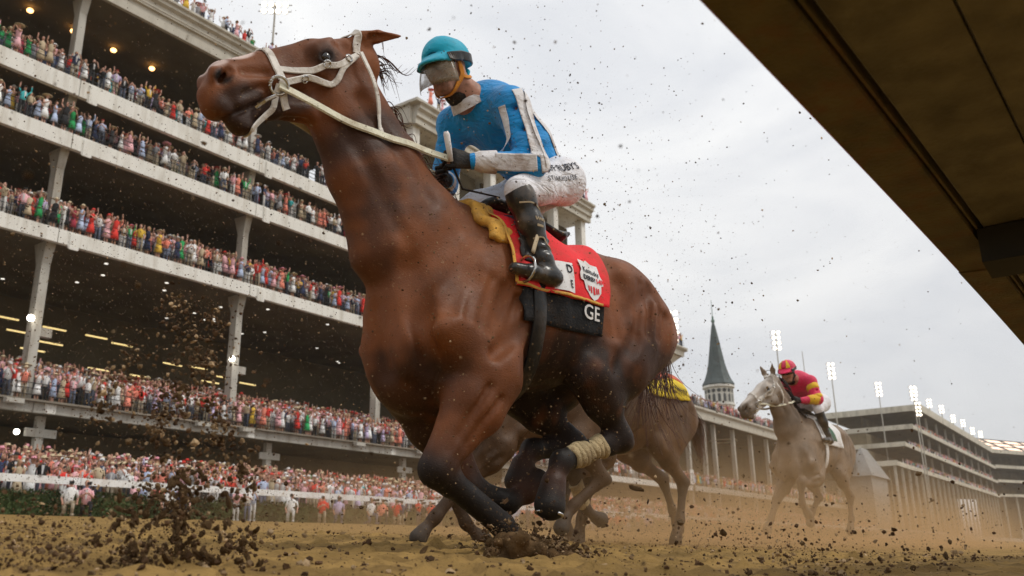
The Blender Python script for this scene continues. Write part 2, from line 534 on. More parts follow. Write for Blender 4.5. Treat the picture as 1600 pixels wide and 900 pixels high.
        for y in (1, -1):
            # flared nostril: raised rim, deep comma-shaped opening
            lt = s.lat
            G = lambda a_, b_, da, db, r_, k_, sub=True, ch_=0: sd_.seg(lt(a_[0], a_[1], y, da), lt(b_[0], b_[1], y, db), r_, r_, k_, s.Yv, ch_, sub)
            sd_.ball(lt(0.905, -0.080, y, -.012), (.062 * L, .030 * W, .048 * L), 0.025, dk, False, s.U + 0.35 * s.Wd, s.Yv)
            G((0.865, -0.066), (0.935, -0.105), .006, .002, .026 * L, .008)
            G((0.885, -0.075), (0.925, -0.100), -.020, -.020, .022 * L, .008)
            G((0.80, -0.085), (0.68, -0.115), .004, .006, .014 * L, .03)
            # lips, corner of the mouth and the creases above
            G((0.985, -0.250), (0.90, -0.243), .002, .002, .010 * L, .012)
            G((0.90, -0.243), (0.80, -0.232), .002, .002, .011 * L, .012)
            G((0.80, -0.232), (0.71, -0.205), .002, .002, .012 * L, .014)
            G((0.84, -0.180), (0.72, -0.165), .004, .006, .012 * L, .025)
            G((0.88, -0.205), (0.76, -0.190), -.006, -.006, .016 * L, .02, False, dk)
            G((0.88, -0.285), (0.72, -0.255), .004, .006, .010 * L, .02)
            G((0.42, -0.19), (0.47, -0.33), .010, .008, .020 * L, .05)           # front edge of the cheek
            G((0.50, -0.235), (0.68, -0.205), .008, .006, .016 * L, .04)
            G((0.40, -0.150), (0.64, -0.165), -.002, -.004, .014 * L, .03, False)  # facial crest
            G((0.27, -0.150), (0.12, -0.120), -.002, -.002, .014 * L, .03, False)  # cheekbone
            G((0.17, -0.060), (0.24, -0.055), .006, .006, .020 * L, .04)           # hollow above the eye
            # eye socket with lids
            s.eye_c = getattr(s, 'eye_c', {}); ec = lt(0.335, -0.105, y, -.006); s.eye_c[y] = ec
            sd_.ball(ec + s.Yv * y * .010, (.040 * L, .020 * W, .026 * L), 0.012, 0, True, s.U, s.Yv)
            for q in range(10):
                an, a2 = 2 * math.pi * q / 10, 2 * math.pi * (q + 1) / 10
                e0 = ec + s.U * .044 * L * math.cos(an) + s.Wd * .029 * L * math.sin(an) + s.Yv * y * (.004 - .006 * abs(math.cos(an))); e1 = ec + s.U * .044 * L * math.cos(a2) + s.Wd * .029 * L * math.sin(a2) + s.Yv * y * (.004 - .006 * abs(math.cos(a2)))
                rl = .011 * L if math.sin(an) > -.1 else .0075 * L
                sd_.seg(e0, e1, rl, rl, 0.010, s.Yv, 1)
            # veins under the thin skin of the face
            for pts in ([(0.42, -0.21), (0.52, -0.24), (0.62, -0.21), (0.70, -0.23)], [(0.46, -0.14), (0.56, -0.12), (0.68, -0.14), (0.78, -0.12)], [(0.56, -0.13), (0.62, -0.20)]):
                for q in range(len(pts) - 1): G(pts[q], pts[q + 1], -.001, -.001, .0065 * L, .012, False)
        if P.get('open_mouth'):
            sd_.seg(hd(0.98, -0.250, 0), hd(0.80, -0.238, 0), (.10 * W, .012 * L), (.10 * W, .008 * L), 0.02, s.Yv, 0, True)
        # ears
        for y in (1, -1):
            e = P['ear'][0] if y > 0 else P['ear'][1]
            ev = e[0] * s.U + e[1] * s.Wd + y * e[2] * s.Yv
            ev /= np.linalg.norm(ev)
            b = hd(0.03, -0.03, y * .085); l = P.get('ear_len', 0.17)
            sdv = np.cross(ev, np.array(e[3], float) if len(e) > 3 else s.Yv)
            sd_.seg(b, b + ev * l * .45, (.030, .028), (.040, .024), 0.025, sdv)
            sd_.seg(b + ev * l * .45, b + ev * l, (.040, .024), (.008, .008), 0.012, sdv)
            op = s.Yv * y if len(e) < 5 else np.array(e[4], float)
            op = op - ev * (op @ ev); op /= np.linalg.norm(op)
            sd_.seg(b + ev * l * .22 + op * .024, b + ev * l * .75 + op * .022, (.020, .014), (.016, .012), 0.008, sdv, 0, True)
    def fore(s, J, y):
        sd_ = s.sd; q_ = s.P.get('leg', 1.0); m = lambda *r: tuple(x * q_ for x in r)
        el, kn, ft, co, ho = [np.array(j, float) for j in J]
        A = lambda a, b, t: a + (b - a) * t
        sh = np.array((0.42, y * 0.18, 0.93))
        sd_.seg(sh, el, m(0.10, 0.13), m(0.085, 0.125), 0.08)
        sd_.seg(el, A(el, kn, .35), m(0.092, 0.138), m(0.086, 0.126), 0.07)
        sd_.seg(A(el, kn, .35), A(el, kn, .88), m(0.084, 0.122), m(0.050, 0.068), 0.05)
        dv = (kn - el) / np.linalg.norm(kn - el); wv = np.cross(dv, (0, 1, 0)); o_ = np.array((0, y * 1.0, 0))
        for tt, ww in ((.0, .030), (.0, -.035)):       # tendons standing out on the forearm
            a_, b_ = A(el, kn, .25), A(el, kn, .88)
            sd_.seg(a_ + o_ * .088 * q_ + wv * ww * 1.2, b_ + o_ * .054 * q_ + wv * ww * .7, 0.010, 0.009, 0.03, sub=True)
        s.low(kn, ft, co, ho, A(el, kn, .80), 0.052, 0.064, 0.036, 0.048)
    def hind(s, J, y):
        sd_ = s.sd; q_ = s.P.get('leg', 1.0); m = lambda *r: tuple(x * q_ for x in r)
        hp_, st, hk, ft, co, ho = [np.array(j, float) for j in J]
        A = lambda a, b, t: a + (b - a) * t
        sd_.seg(hp_, A(hp_, st, .55), m(0.125, 0.22), m(0.115, 0.19), 0.10)
        sd_.seg(A(hp_, st, .55), st, m(0.11, 0.18), m(0.085, 0.105), 0.08)
        bt = hp_ + np.array((-0.14, 0, -0.02))
        sd_.seg(bt, A(st, hk, .38), m(0.09, 0.12), m(0.062, 0.085), 0.09)        # hamstring
        sd_.seg(st, A(st, hk, .40), m(0.078, 0.105), m(0.060, 0.085), 0.06)
        sd_.seg(A(st, hk, .40), A(st, hk, .90), m(0.058, 0.080), m(0.040, 0.052), 0.05)
        # point of hock: behind the joint, away from the cannon
        g = (hk - st) / np.linalg.norm(hk - st); c = (ft - hk) / np.linalg.norm(ft - hk)
        pt = hk + (g - c) * 0.035
        sd_.ball(pt, 0.034, 0.04, 1)
        sd_.seg(A(st, hk, .62) + (g - c) * 0.02, pt, 0.022, 0.020, 0.05)
        s.low(hk, ft, co, ho, A(st, hk, .85), 0.050, 0.058, 0.033, 0.046)
    def low(s, kn, ft, co, ho, up, kl, ks, cl, cs):
        sd_ = s.sd; D = s.P.get('points', 1); q_ = s.P.get('leg', 1.0); m = lambda *r: tuple(x * q_ for x in r)
        A = lambda a, b, t: a + (b - a) * t
        sd_.seg(up, kn, m(kl * .92, ks * .95), m(kl, ks), 0.03, ch=D)
        sd_.seg(kn, A(kn, ft, .22), m(kl, ks), m(cl * 1.05, cs * 1.05), 0.03, ch=D)
        sd_.seg(A(kn, ft, .2), A(kn, ft, .85), m(cl, cs), m(cl * .95, cs * .98), 0.03, ch=D)
        sd_.ball(ft, m(0.047, 0.040, 0.047), 0.04, D)
        sd_.seg(ft, co, m(0.032, 0.036), m(0.040, 0.046), 0.03, ch=D)
        sd_.seg(co, A(co, ho, .9), m(0.046, 0.052), m(0.056, 0.066), 0.012, ch=2)
    def obj(s, name, material, parent):
        me = mesh_from(name, s.V, s.F, material, True)
        Wt = s.W.copy()
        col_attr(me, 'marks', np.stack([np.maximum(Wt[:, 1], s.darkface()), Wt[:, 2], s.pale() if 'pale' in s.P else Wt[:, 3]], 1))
        return link(bpy.data.objects.new(name, me), parent)
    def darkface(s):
        """skin darkens round lips, chin, nostril and eye; coat darkens by mud and painted-in shade"""
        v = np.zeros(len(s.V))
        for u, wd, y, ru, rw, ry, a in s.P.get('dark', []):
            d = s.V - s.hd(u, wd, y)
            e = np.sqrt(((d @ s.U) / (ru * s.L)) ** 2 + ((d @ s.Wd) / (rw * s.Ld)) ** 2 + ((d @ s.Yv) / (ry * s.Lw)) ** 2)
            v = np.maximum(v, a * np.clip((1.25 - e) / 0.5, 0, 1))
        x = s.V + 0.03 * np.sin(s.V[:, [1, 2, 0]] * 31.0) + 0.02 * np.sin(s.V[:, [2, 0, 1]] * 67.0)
        for c, r, a in s.P.get('mud_shade', []):
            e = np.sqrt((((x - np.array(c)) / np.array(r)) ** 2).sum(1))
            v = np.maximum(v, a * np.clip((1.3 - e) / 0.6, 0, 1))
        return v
    def pale(s):
        v = np.zeros(len(s.V))
        for u, wd, y, ru, rw, ry, a in s.P['pale']:
            d = s.V - s.hd(u, wd, y)
            e = np.sqrt(((d @ s.U) / (ru * s.L)) ** 2 + ((d @ s.Wd) / (rw * s.L)) ** 2 + ((d @ s.Yv) / (ry * s.L)) ** 2)
            v = np.maximum(v, a * np.clip((1.15 - e) / 0.3, 0, 1))
        return v
    def near(s, p, off=0.0):
        q, n, i, d = s.bvh.find_nearest(Vector(p))
        return q + n * off, n
    def out(s, c, d, off=0.0, far=1.2):
        """from outside towards the axis: the skin seen from direction d"""
        d = Vector(d).normalized(); c = Vector(c)
        q, n, i, dist = s.bvh.ray_cast(c, d)           # first exit from inside the barrel
        return q + n * off, n

def ribbon(mb, P, Nn, wd, th):
    """flat strap with thickness through points P lying on surface normals Nn"""
    P = [Vector(p) for p in P]; Nn = [Vector(n) for n in Nn]
    V = []; F = []; k = len(P)
    for i, p in enumerate(P):
        d = (P[min(i + 1, k - 1)] - P[max(i - 1, 0)]).normalized()
        sdv = d.cross(Nn[i]).normalized(); n = sdv.cross(d).normalized()
        wi = wd[i] if isinstance(wd, (list, tuple)) else wd
        for a, b in ((-1, 0), (-0.8, 1), (0.8, 1), (1, 0), (0.8, -.3), (-0.8, -.3)):
            V.append(p + sdv * a * wi / 2 + n * b * th)
    for i in range(k - 1):
        for j in range(6):
            a, b = i * 6 + j, i * 6 + (j + 1) % 6
            F.append((a, b, b + 6, a + 6))
    F.append((5, 4, 3, 2, 1, 0)); F.append(tuple((k - 1) * 6 + j for j in range(6)))
    mb.add(V, F)
def spline(pts, n=8):
    """Catmull-Rom through points"""
    P = [np.array(p, float) for p in pts]; P = [2 * P[0] - P[1]] + P + [2 * P[-1] - P[-2]]
    o = []
    for i in range(1, len(P) - 2):
        for k in range(n):
            t = k / n
            o.append(0.5 * ((2 * P[i]) + (P[i + 1] - P[i - 1]) * t + (2 * P[i - 1] - 5 * P[i] + 4 * P[i + 1] - P[i + 2]) * t * t + (3 * P[i] - P[i - 1] - 3 * P[i + 1] + P[i + 2]) * t ** 3))
    o.append(P[-2])
    return o
def strap_on(hs, pts, wd, th=0.006, off=0.004, n=7):
    mb = MB(); P = []; Nn = []
    for p in spline(pts, n):
        q, nn = hs.near(p, off)
        P.append(q); Nn.append(nn)
    for _ in range(2):
        P = [P[0]] + [(P[i - 1] + P[i] * 2 + P[i + 1]) / 4 for i in range(1, len(P) - 1)] + [P[-1]]
        Nn = [Nn[0]] + [(Nn[i - 1] + Nn[i] * 2 + Nn[i + 1]).normalized() for i in range(1, len(Nn) - 1)] + [Nn[-1]]
    ribbon(mb, P, Nn, wd, th)
    return mb
def strands(mb, roots, n, r0, rng, sides=3):
    """hair strands: roots = list of (root, list of guide points) ; thin tapered tubes"""
    for pts in roots:
        P = spline(pts, n)
        k = len(P)
        mb.tube(P, [r0 * (1 - 0.85 * i / (k - 1)) for i in range(k)], sides, False)

# ------------------------------------------------------------------ tack
m_white = mat('white_leather', (0.70, 0.66, 0.60), rough=0.5, var=0.12, scale=20, dirt=(0.22, 0.14, 0.08), dscale=14, damt=0.75, bump=0.15, bscale=60)
m_rein = mat('rein_rubber', (0.70, 0.67, 0.52), rough=0.65, var=0.12, scale=30, dirt=(0.30, 0.20, 0.10), dscale=10, damt=0.6, bump=0.3, bscale=160)
m_metal = mat('bit_steel', (0.55, 0.54, 0.52), rough=0.25, var=0.1, metal=1.0)
m_black = mat('black_leather', (0.014, 0.013, 0.012), rough=0.35, var=0.3, scale=8, bump=0.15, bscale=40, dirt=(0.10, 0.065, 0.04), dscale=7, damt=0.45)
m_bcloth = mat('black_cloth', (0.012, 0.012, 0.013), rough=0.9, var=0.3, scale=14, bump=0.4, bscale=90, dirt=(0.10, 0.065, 0.04), dscale=6, damt=0.35)
m_red = mat('red_cloth', (0.78, 0.022, 0.028), rough=0.75, var=0.10, scale=9, bump=0.25, bscale=70, dirt=(0.20, 0.07, 0.035), dscale=7, damt=0.45)
m_gold = mat('gold_trim', (0.68, 0.36, 0.06), rough=0.7, var=0.15, scale=20, bump=0.3, bscale=120, dirt=(0.20, 0.12, 0.06), dscale=9, damt=0.6)
m_print = mat('white_print', (0.78, 0.77, 0.76), rough=0.8, var=0.05, dirt=(0.25, 0.17, 0.10), dscale=9, damt=0.4)
m_inkb = mat('black_print', (0.02, 0.02, 0.03), rough=0.8, var=0.1)
m_inkr = mat('red_print', (0.70, 0.03, 0.04), rough=0.8, var=0.1)
m_beige = mat('tan_print', (0.42, 0.33, 0.21), rough=0.7, var=0.2)
m_eye = mat('eye_gloss', (0.010, 0.007, 0.005), rough=0.06, var=0.1, spec=0.8)
m_mane = mat('chestnut_hair', (0.085, 0.026, 0.010), rough=0.5, var=0.35, scale=12)
m_dhair = mat('dark_hair', (0.018, 0.010, 0.007), rough=0.5, var=0.35, scale=12)
m_band = mat('tan_bandage', (0.44, 0.34, 0.19), rough=0.85, var=0.2, scale=18, bump=0.5, bscale=80, dirt=(0.14, 0.09, 0.045), dscale=9, damt=0.8)

def text_mesh(txt, size, bold=0.0, serif=False, spread=1.0):
    """vertices and faces of flat lettering, centred on the origin"""
    cu = bpy.data.curves.new('lettering', 'FONT')
    cu.body = txt; cu.size = size; cu.align_x = 'CENTER'; cu.align_y = 'CENTER'; cu.offset = bold; cu.resolution_u = 3; cu.space_character = spread
    o = bpy.data.objects.new('lettering', cu)
    COL.objects.link(o)
    me = o.to_mesh()
    bm = bmesh.new(); bm.from_mesh(me)
    for _ in range(2):
        es = [e for e in bm.edges if e.calc_length() > size * 0.22]
        if es: bmesh.ops.subdivide_edges(bm, edges=es, cuts=1)
    bmesh.ops.triangulate(bm, faces=bm.faces[:])
    bm.verts.index_update()
    V = [tuple(v.co) for v in bm.verts]; F = [tuple(v.index for v in f.verts) for f in bm.faces]
    bm.free(); o.to_mesh_clear()
    bpy.data.objects.remove(o); bpy.data.curves.remove(cu)
    return V, F
def flank_pt(hs, x, th, off, zc=1.15):
    p, n = hs.out((x, 0, zc), (0, math.sin(th), math.cos(th)), off)
    return p
def flank_sheet(hs, x0, x1, t0, t1, nx, ny, off, fx=None, wob=0.004, seed=1, th=0.005):
    """cloth laid over the back: x along the horse, t = angle from straight up"""
    r = random.Random(seed); V = []; F = []
    ph = [r.uniform(0, 6.28) for _ in range(6)]
    for lay in (0, 1):
        for i in range(nx + 1):
            for j in range(ny + 1):
                a = i / nx; b = j / ny
                x = x0 + (x1 - x0) * a; t = t0 + (t1 - t0) * b
                if fx: x, t = fx(a, b, x, t)
                e = abs(2 * b - 1) ** 2
                o = off + (th if lay == 0 else 0) + wob * e * (math.sin(9 * a + ph[0] + 3 * b) + 0.7 * math.sin(17 * a + ph[1]) + 0.6 * math.sin(23 * a - 9 * b + ph[2])) + wob * e * 1.3
                V.append(flank_pt(hs, x, t, o))
    n = (nx + 1) * (ny + 1)
    q = lambda i, j: i * (ny + 1) + j
    for i in range(nx):
        for j in range(ny):
            F.append((q(i, j), q(i, j + 1), q(i + 1, j + 1), q(i + 1, j)))
            F.append((n + q(i, j), n + q(i + 1, j), n + q(i + 1, j + 1), n + q(i, j + 1)))
    ed = [q(i, 0) for i in range(nx)] + [q(nx, j) for j in range(ny)] + [q(i, ny) for i in range(nx, 0, -1)] + [q(0, j) for j in range(ny, 0, -1)]
    for k in range(len(ed)):
        a, b = ed[k], ed[(k + 1) % len(ed)]
        F.append((a, b, b + n, a + n))
    return V, F
def flank_print(hs, V, x0, t0, off, rad=0.31, rot=0.0, sx=1.0):
    o = []
    for v in V:
        a = v[0] * math.cos(rot) - v[1] * math.sin(rot); b = v[0] * math.sin(rot) + v[1] * math.cos(rot)
        o.append(flank_pt(hs, x0 - a * sx, t0 - b / rad, off))
    return o
def ring_mb(mb, c, axis, R, r, n=20, m=6, a0=0, a1=2 * math.pi):
    ax = Vector(axis).normalized(); u = ax.orthogonal().normalized(); v = ax.cross(u)
    full = abs(a1 - a0) > 6.2
    P = [Vector(c) + (u * math.cos(a0 + (a1 - a0) * i / n) + v * math.sin(a0 + (a1 - a0) * i / n)) * R for i in range(n + 1)]
    mb.tube(P, r, m, not full)
def bandage(mb, a, b, r0, r1, n=9, sd=(0, 1, 0), k=1.25):
    """wrap of overlapping turns round a cannon"""
    a, b = Vector(a), Vector(b); L_ = (b - a).length; d = (b - a) / L_
    s_ = Vector(sd); s_ = (s_ - d * s_.dot(d)).normalized(); w_ = d.cross(s_)
    V = []; F = []; prof = []
    for i in range(n):
        t0, t1 = i / n, (i + 1) / n
        rr = r0 + (r1 - r0) * t0
        prof += [(t0, rr * 0.97), (t0 + 0.15 / n, rr * 1.06), (t1 - 0.05 / n, rr * 1.03)]
    prof = [(0, r0 * 0.8)] + prof + [(1, r1 * 0.8)]
    m = 18
    for t, r in prof:
        for q in range(m):
            an = 2 * math.pi * q / m
            tt = t + 0.05 * math.sin(an) + 0.02 * math.sin(3 * an + 17 * t); r = r * (1 + .04 * math.sin(2 * an + 9 * t))
            V.append(a + d * L_ * tt + s_ * math.cos(an) * r + w_ * math.sin(an) * r * k)
    for i in range(len(prof) - 1):
        for q in range(m):
            x, y = i * m + q, i * m + (q + 1) % m
            F.append((x, y, y + m, x + m))
    mb.add(V, F)

def bridle(hs, parent, m_s, rein_to, wd=0.029, wide=0.042, chin=True, rein_w=0.038):
    """headpiece with noseband, cheek straps, throat latch, bit rings and reins"""
    hd = hs.hd
    br = strap_on(hs, [hd(0.12, -0.10, .20), hd(0.085, -0.02, .16), hd(0.065, 0.02, .07), hd(0.06, 0.03, 0), hd(0.065, 0.02, -.07), hd(0.085, -0.02, -.16), hd(0.12, -0.10, -.20)], wd * 1.2, .0045).build('bridle', m_s, parent)
    nb = []
    for k in range(13):
        a = R_(-150 + 300 * k / 12)
        nb.append(hd(0.60 + 0.05 * (1 - math.cos(a)) * .5, -0.12 + 0.2 * math.cos(a), 0.2 * math.sin(a)))
    strap_on(hs, nb, wd * 1.25, 0.005, 0.004, 4).build('noseband', m_s, br)
    for y in (1, -1):
        strap_on(hs, [hd(0.605, -0.10, y * .2), hd(0.45, -0.155, y * .2), hd(0.28, -0.165, y * .2), hd(0.12, -0.11, y * .2)], wd * 0.95, .0045).build('cheek_strap', m_s, br)
        strap_on(hs, [hd(0.62, -0.20, y * .2), hd(0.48, -0.225, y * .2), hd(0.30, -0.215, y * .2), hd(0.13, -0.125, y * .2)], wd * 0.95, .0045).build('cheek_strap', m_s, br)
        if y > 0:
            for u, ww in ((0.36, -0.155), (0.50, -0.235), (0.20, -0.135)):       # buckles and keepers
                mb = MB(); q, n = hs.near(hd(u, ww, y * .2), 0.010)
                ring_mb(mb, q, n, 0.016, 0.004, 10, 5)
                mb.build('buckle', m_metal, br)
        mb = MB()
        c, n = hs.near(hd(0.70, -0.225, y * .2), 0.016)
        ring_mb(mb, c, n + Vector((0, .4 * y, 0)), 0.036, 0.0075, 22, 8)
        mb.build('bit_ring', m_metal, br)
        mb = MB()
        P = [Vector(hd(0.71, -0.225, y * .125)), Vector(hd(0.76, -0.23, y * .10)), Vector(hd(0.80, -0.24, y * .06))]
        mb.tube(P, 0.008, 6); mb.build('bit_bar', m_metal, br)
        # rein from the ring to the hand
        tg = Vector(rein_to[0 if y > 0 else 1])
        mb = MB(); P = []; Nn = []
        for i in range(25):
            t = i / 24
            p = c.lerp(tg, t) + Vector((0, 0, -0.035 * math.sin(math.pi * t) + 0.006 * math.sin(9 * t)))
            q, nn, _, dd = hs.bvh.find_nearest(p)
            if (p - q).dot(nn) < 0.012:
                p = q + nn * 0.012
            P.append(p)
        for _ in range(3):
            P = [P[0]] + [(P[i - 1] + P[i] * 2 + P[i + 1]) / 4 for i in range(1, len(P) - 1)] + [P[-1]]
        ribbon(mb, P, [Vector((0.1, y, 0.25))] * len(P), rein_w, 0.008)
        mb.build('rein', m_rein, br)
    if chin:
        strap_on(hs, [hd(0.69, -0.22, .2), hd(0.77, -0.34, .16), hd(0.80, -0.42, .05), hd(0.80, -0.42, -.05), hd(0.77, -0.34, -.16), hd(0.69, -0.22, -.2)], wd * 0.9).build('chin_strap', m_s, br)
    # throat latch hangs as a free loop round the jowl
    mb = MB(); P = []
    for p in spline([hd(0.12, -0.12, .155), hd(0.13, -0.28, .165), hd(0.16, -0.42, .13), hd(0.20, -0.52, .03), hd(0.20, -0.52, -.03), hd(0.16, -0.42, -.13), hd(0.13, -0.28, -.165), hd(0.12, -0.12, -.155)], 6):
        q, nn, _, dd = hs.bvh.find_nearest(Vector(p)); p = Vector(p)
        if (p - q).dot(nn) < 0.008: p = q + nn * 0.008
        P.append(p)
    cen = Vector(hd(0.15, -0.25, 0))
    ribbon(mb, P, [(p - cen).normalized() for p in P], wd * 0.8, 0.005)
    mb.build('throat_latch', m_s, br)
    return br

# ------------------------------------------------------------------ jockeys
def cloth_mat(name, col, dirt=(0.16, 0.10, 0.055), damt=0.5, dscale=7, rough=0.7, fold=0.5, sheen=0.2):
    m = mat(name, col, rough=rough, var=0.08, scale=8, dirt=dirt, dscale=dscale, damt=damt, sheen=sheen)
    t = m.node_tree; N = t.nodes; K = t.links.new
    c = N.new('ShaderNodeTexCoord')
    n = N.new('ShaderNodeTexNoise'); n.inputs['Scale'].default_value = 9; n.inputs['Detail'].default_value = 4; n.inputs['Distortion'].default_value = 1.2
    mp_ = N.new('ShaderNodeMapping'); mp_.inputs['Scale'].default_value = (1.0, 1.3, 2.2); mp_.inputs['Rotation'].default_value = (0.3, 0.6, 0.2)
    K(c.outputs['Object'], mp_.inputs[0]); K(mp_.outputs[0], n.inputs['Vector'])
    b = N.new('ShaderNodeBump'); b.inputs['Strength'].default_value = fold; b.inputs['Distance'].default_value = 0.05
    K(n.outputs['Fac'], b.inputs['Height']); K(b.outputs[0], N['Principled BSDF'].inputs['Normal'])
    return m
m_skin = mat('skin', (0.42, 0.20, 0.13), rough=0.5, var=0.15, scale=9, dirt=(0.10, 0.06, 0.035), dscale=13, damt=0.85, bump=0.1, bscale=90)
m_glove = mat('black_glove', (0.018, 0.017, 0.017), rough=0.7, var=0.3, scale=20, bump=0.3, bscale=90, dirt=(0.09, 0.06, 0.035), dscale=12, damt=0.5)
m_breech = cloth_mat('white_breeches', (0.78, 0.77, 0.80), dirt=(0.40, 0.32, 0.28), damt=0.25, dscale=6, fold=0.55)
m_boot = mat('boot_leather', (0.016, 0.015, 0.014), rough=0.28, var=0.3, scale=8, bump=0.12, bscale=25, spec=0.5, dirt=(0.13, 0.09, 0.055), dscale=9, damt=0.7)
m_orange = mat('orange_strap', (0.62, 0.23, 0.02), rough=0.7, var=0.12, dirt=(0.18, 0.10, 0.05), dscale=10, damt=0.5)
def shield_mat():
    m = bpy.data.materials.new('muddy_shield'); m.use_nodes = True
    N = m.node_tree.nodes; K = m.node_tree.links.new
    b = N['Principled BSDF']; b.inputs['Base Color'].default_value = (0.20, 0.145, 0.085, 1); b.inputs['Roughness'].default_value = 0.25
    c = N.new('ShaderNodeTexCoord'); n = N.new('ShaderNodeTexNoise'); n.inputs['Scale'].default_value = 16; n.inputs['Detail'].default_value = 6
    r = N.new('ShaderNodeValToRGB'); r.color_ramp.elements[0].position = 0.35; r.color_ramp.elements[0].color = (0.22,) * 3 + (1,)
    r.color_ramp.elements[1].position = 0.68; r.color_ramp.elements[1].color = (0.88,) * 3 + (1,)
    K(c.outputs['Object'], n.inputs['Vector']); K(n.outputs['Fac'], r.inputs[0]); K(r.outputs[0], b.inputs['Alpha'])
    return m
m_shield = shield_mat()

def arm_dir(a, b): 
    v = b - a; return v / np.linalg.norm(v)
def hand_solid(sd_, wr, kn, up, out_, g=1.0, ch=0):
    """closed fist round the rein: palm from wrist to knuckles, four fingers curled under, thumb on top"""
    wr, kn, up, out_ = [np.array(x, float) for x in (wr, kn, up, out_)]
    f = arm_dir(wr, kn); s_ = out_ - f * (out_ @ f); s_ /= np.linalg.norm(s_); u = np.cross(f, s_)
    if u @ up < 0: u = -u
    sd_.seg(wr, kn - f * .01, (0.022 * g, 0.034 * g), (0.020 * g, 0.042 * g), 0.015, s_, ch)
    for i, l in enumerate((0.95, 1.05, 1.0, 0.85)):
        b = kn + u * (0.030 - 0.020 * i) * g
        m_ = b + f * 0.030 * l * g - s_ * 0.012 * g
        e = m_ - s_ * 0.034 * l * g - f * 0.004 * g
        t = e - f * 0.028 * l * g + s_ * 0.006 * g
        sd_.seg(b, m_, 0.0098 * g, 0.0092 * g, 0.004, s_, ch); sd_.seg(m_, e, 0.0092 * g, 0.0088 * g, 0.003, s_, ch); sd_.seg(e, t, 0.0088 * g, 0.008 * g, 0.003, s_, ch)
    b = wr + f * 0.025 * g + u * 0.030 * g
    m_ = b + f * 0.035 * g + u * 0.016 * g - s_ * 0.016 * g
    t = m_ + f * 0.024 * g - s_ * 0.026 * g - u * 0.006 * g
    sd_.seg(b, m_, 0.0125 * g, 0.011 * g, 0.01, s_, ch); sd_.seg(m_, t, 0.011 * g, 0.009 * g, 0.004, s_, ch)

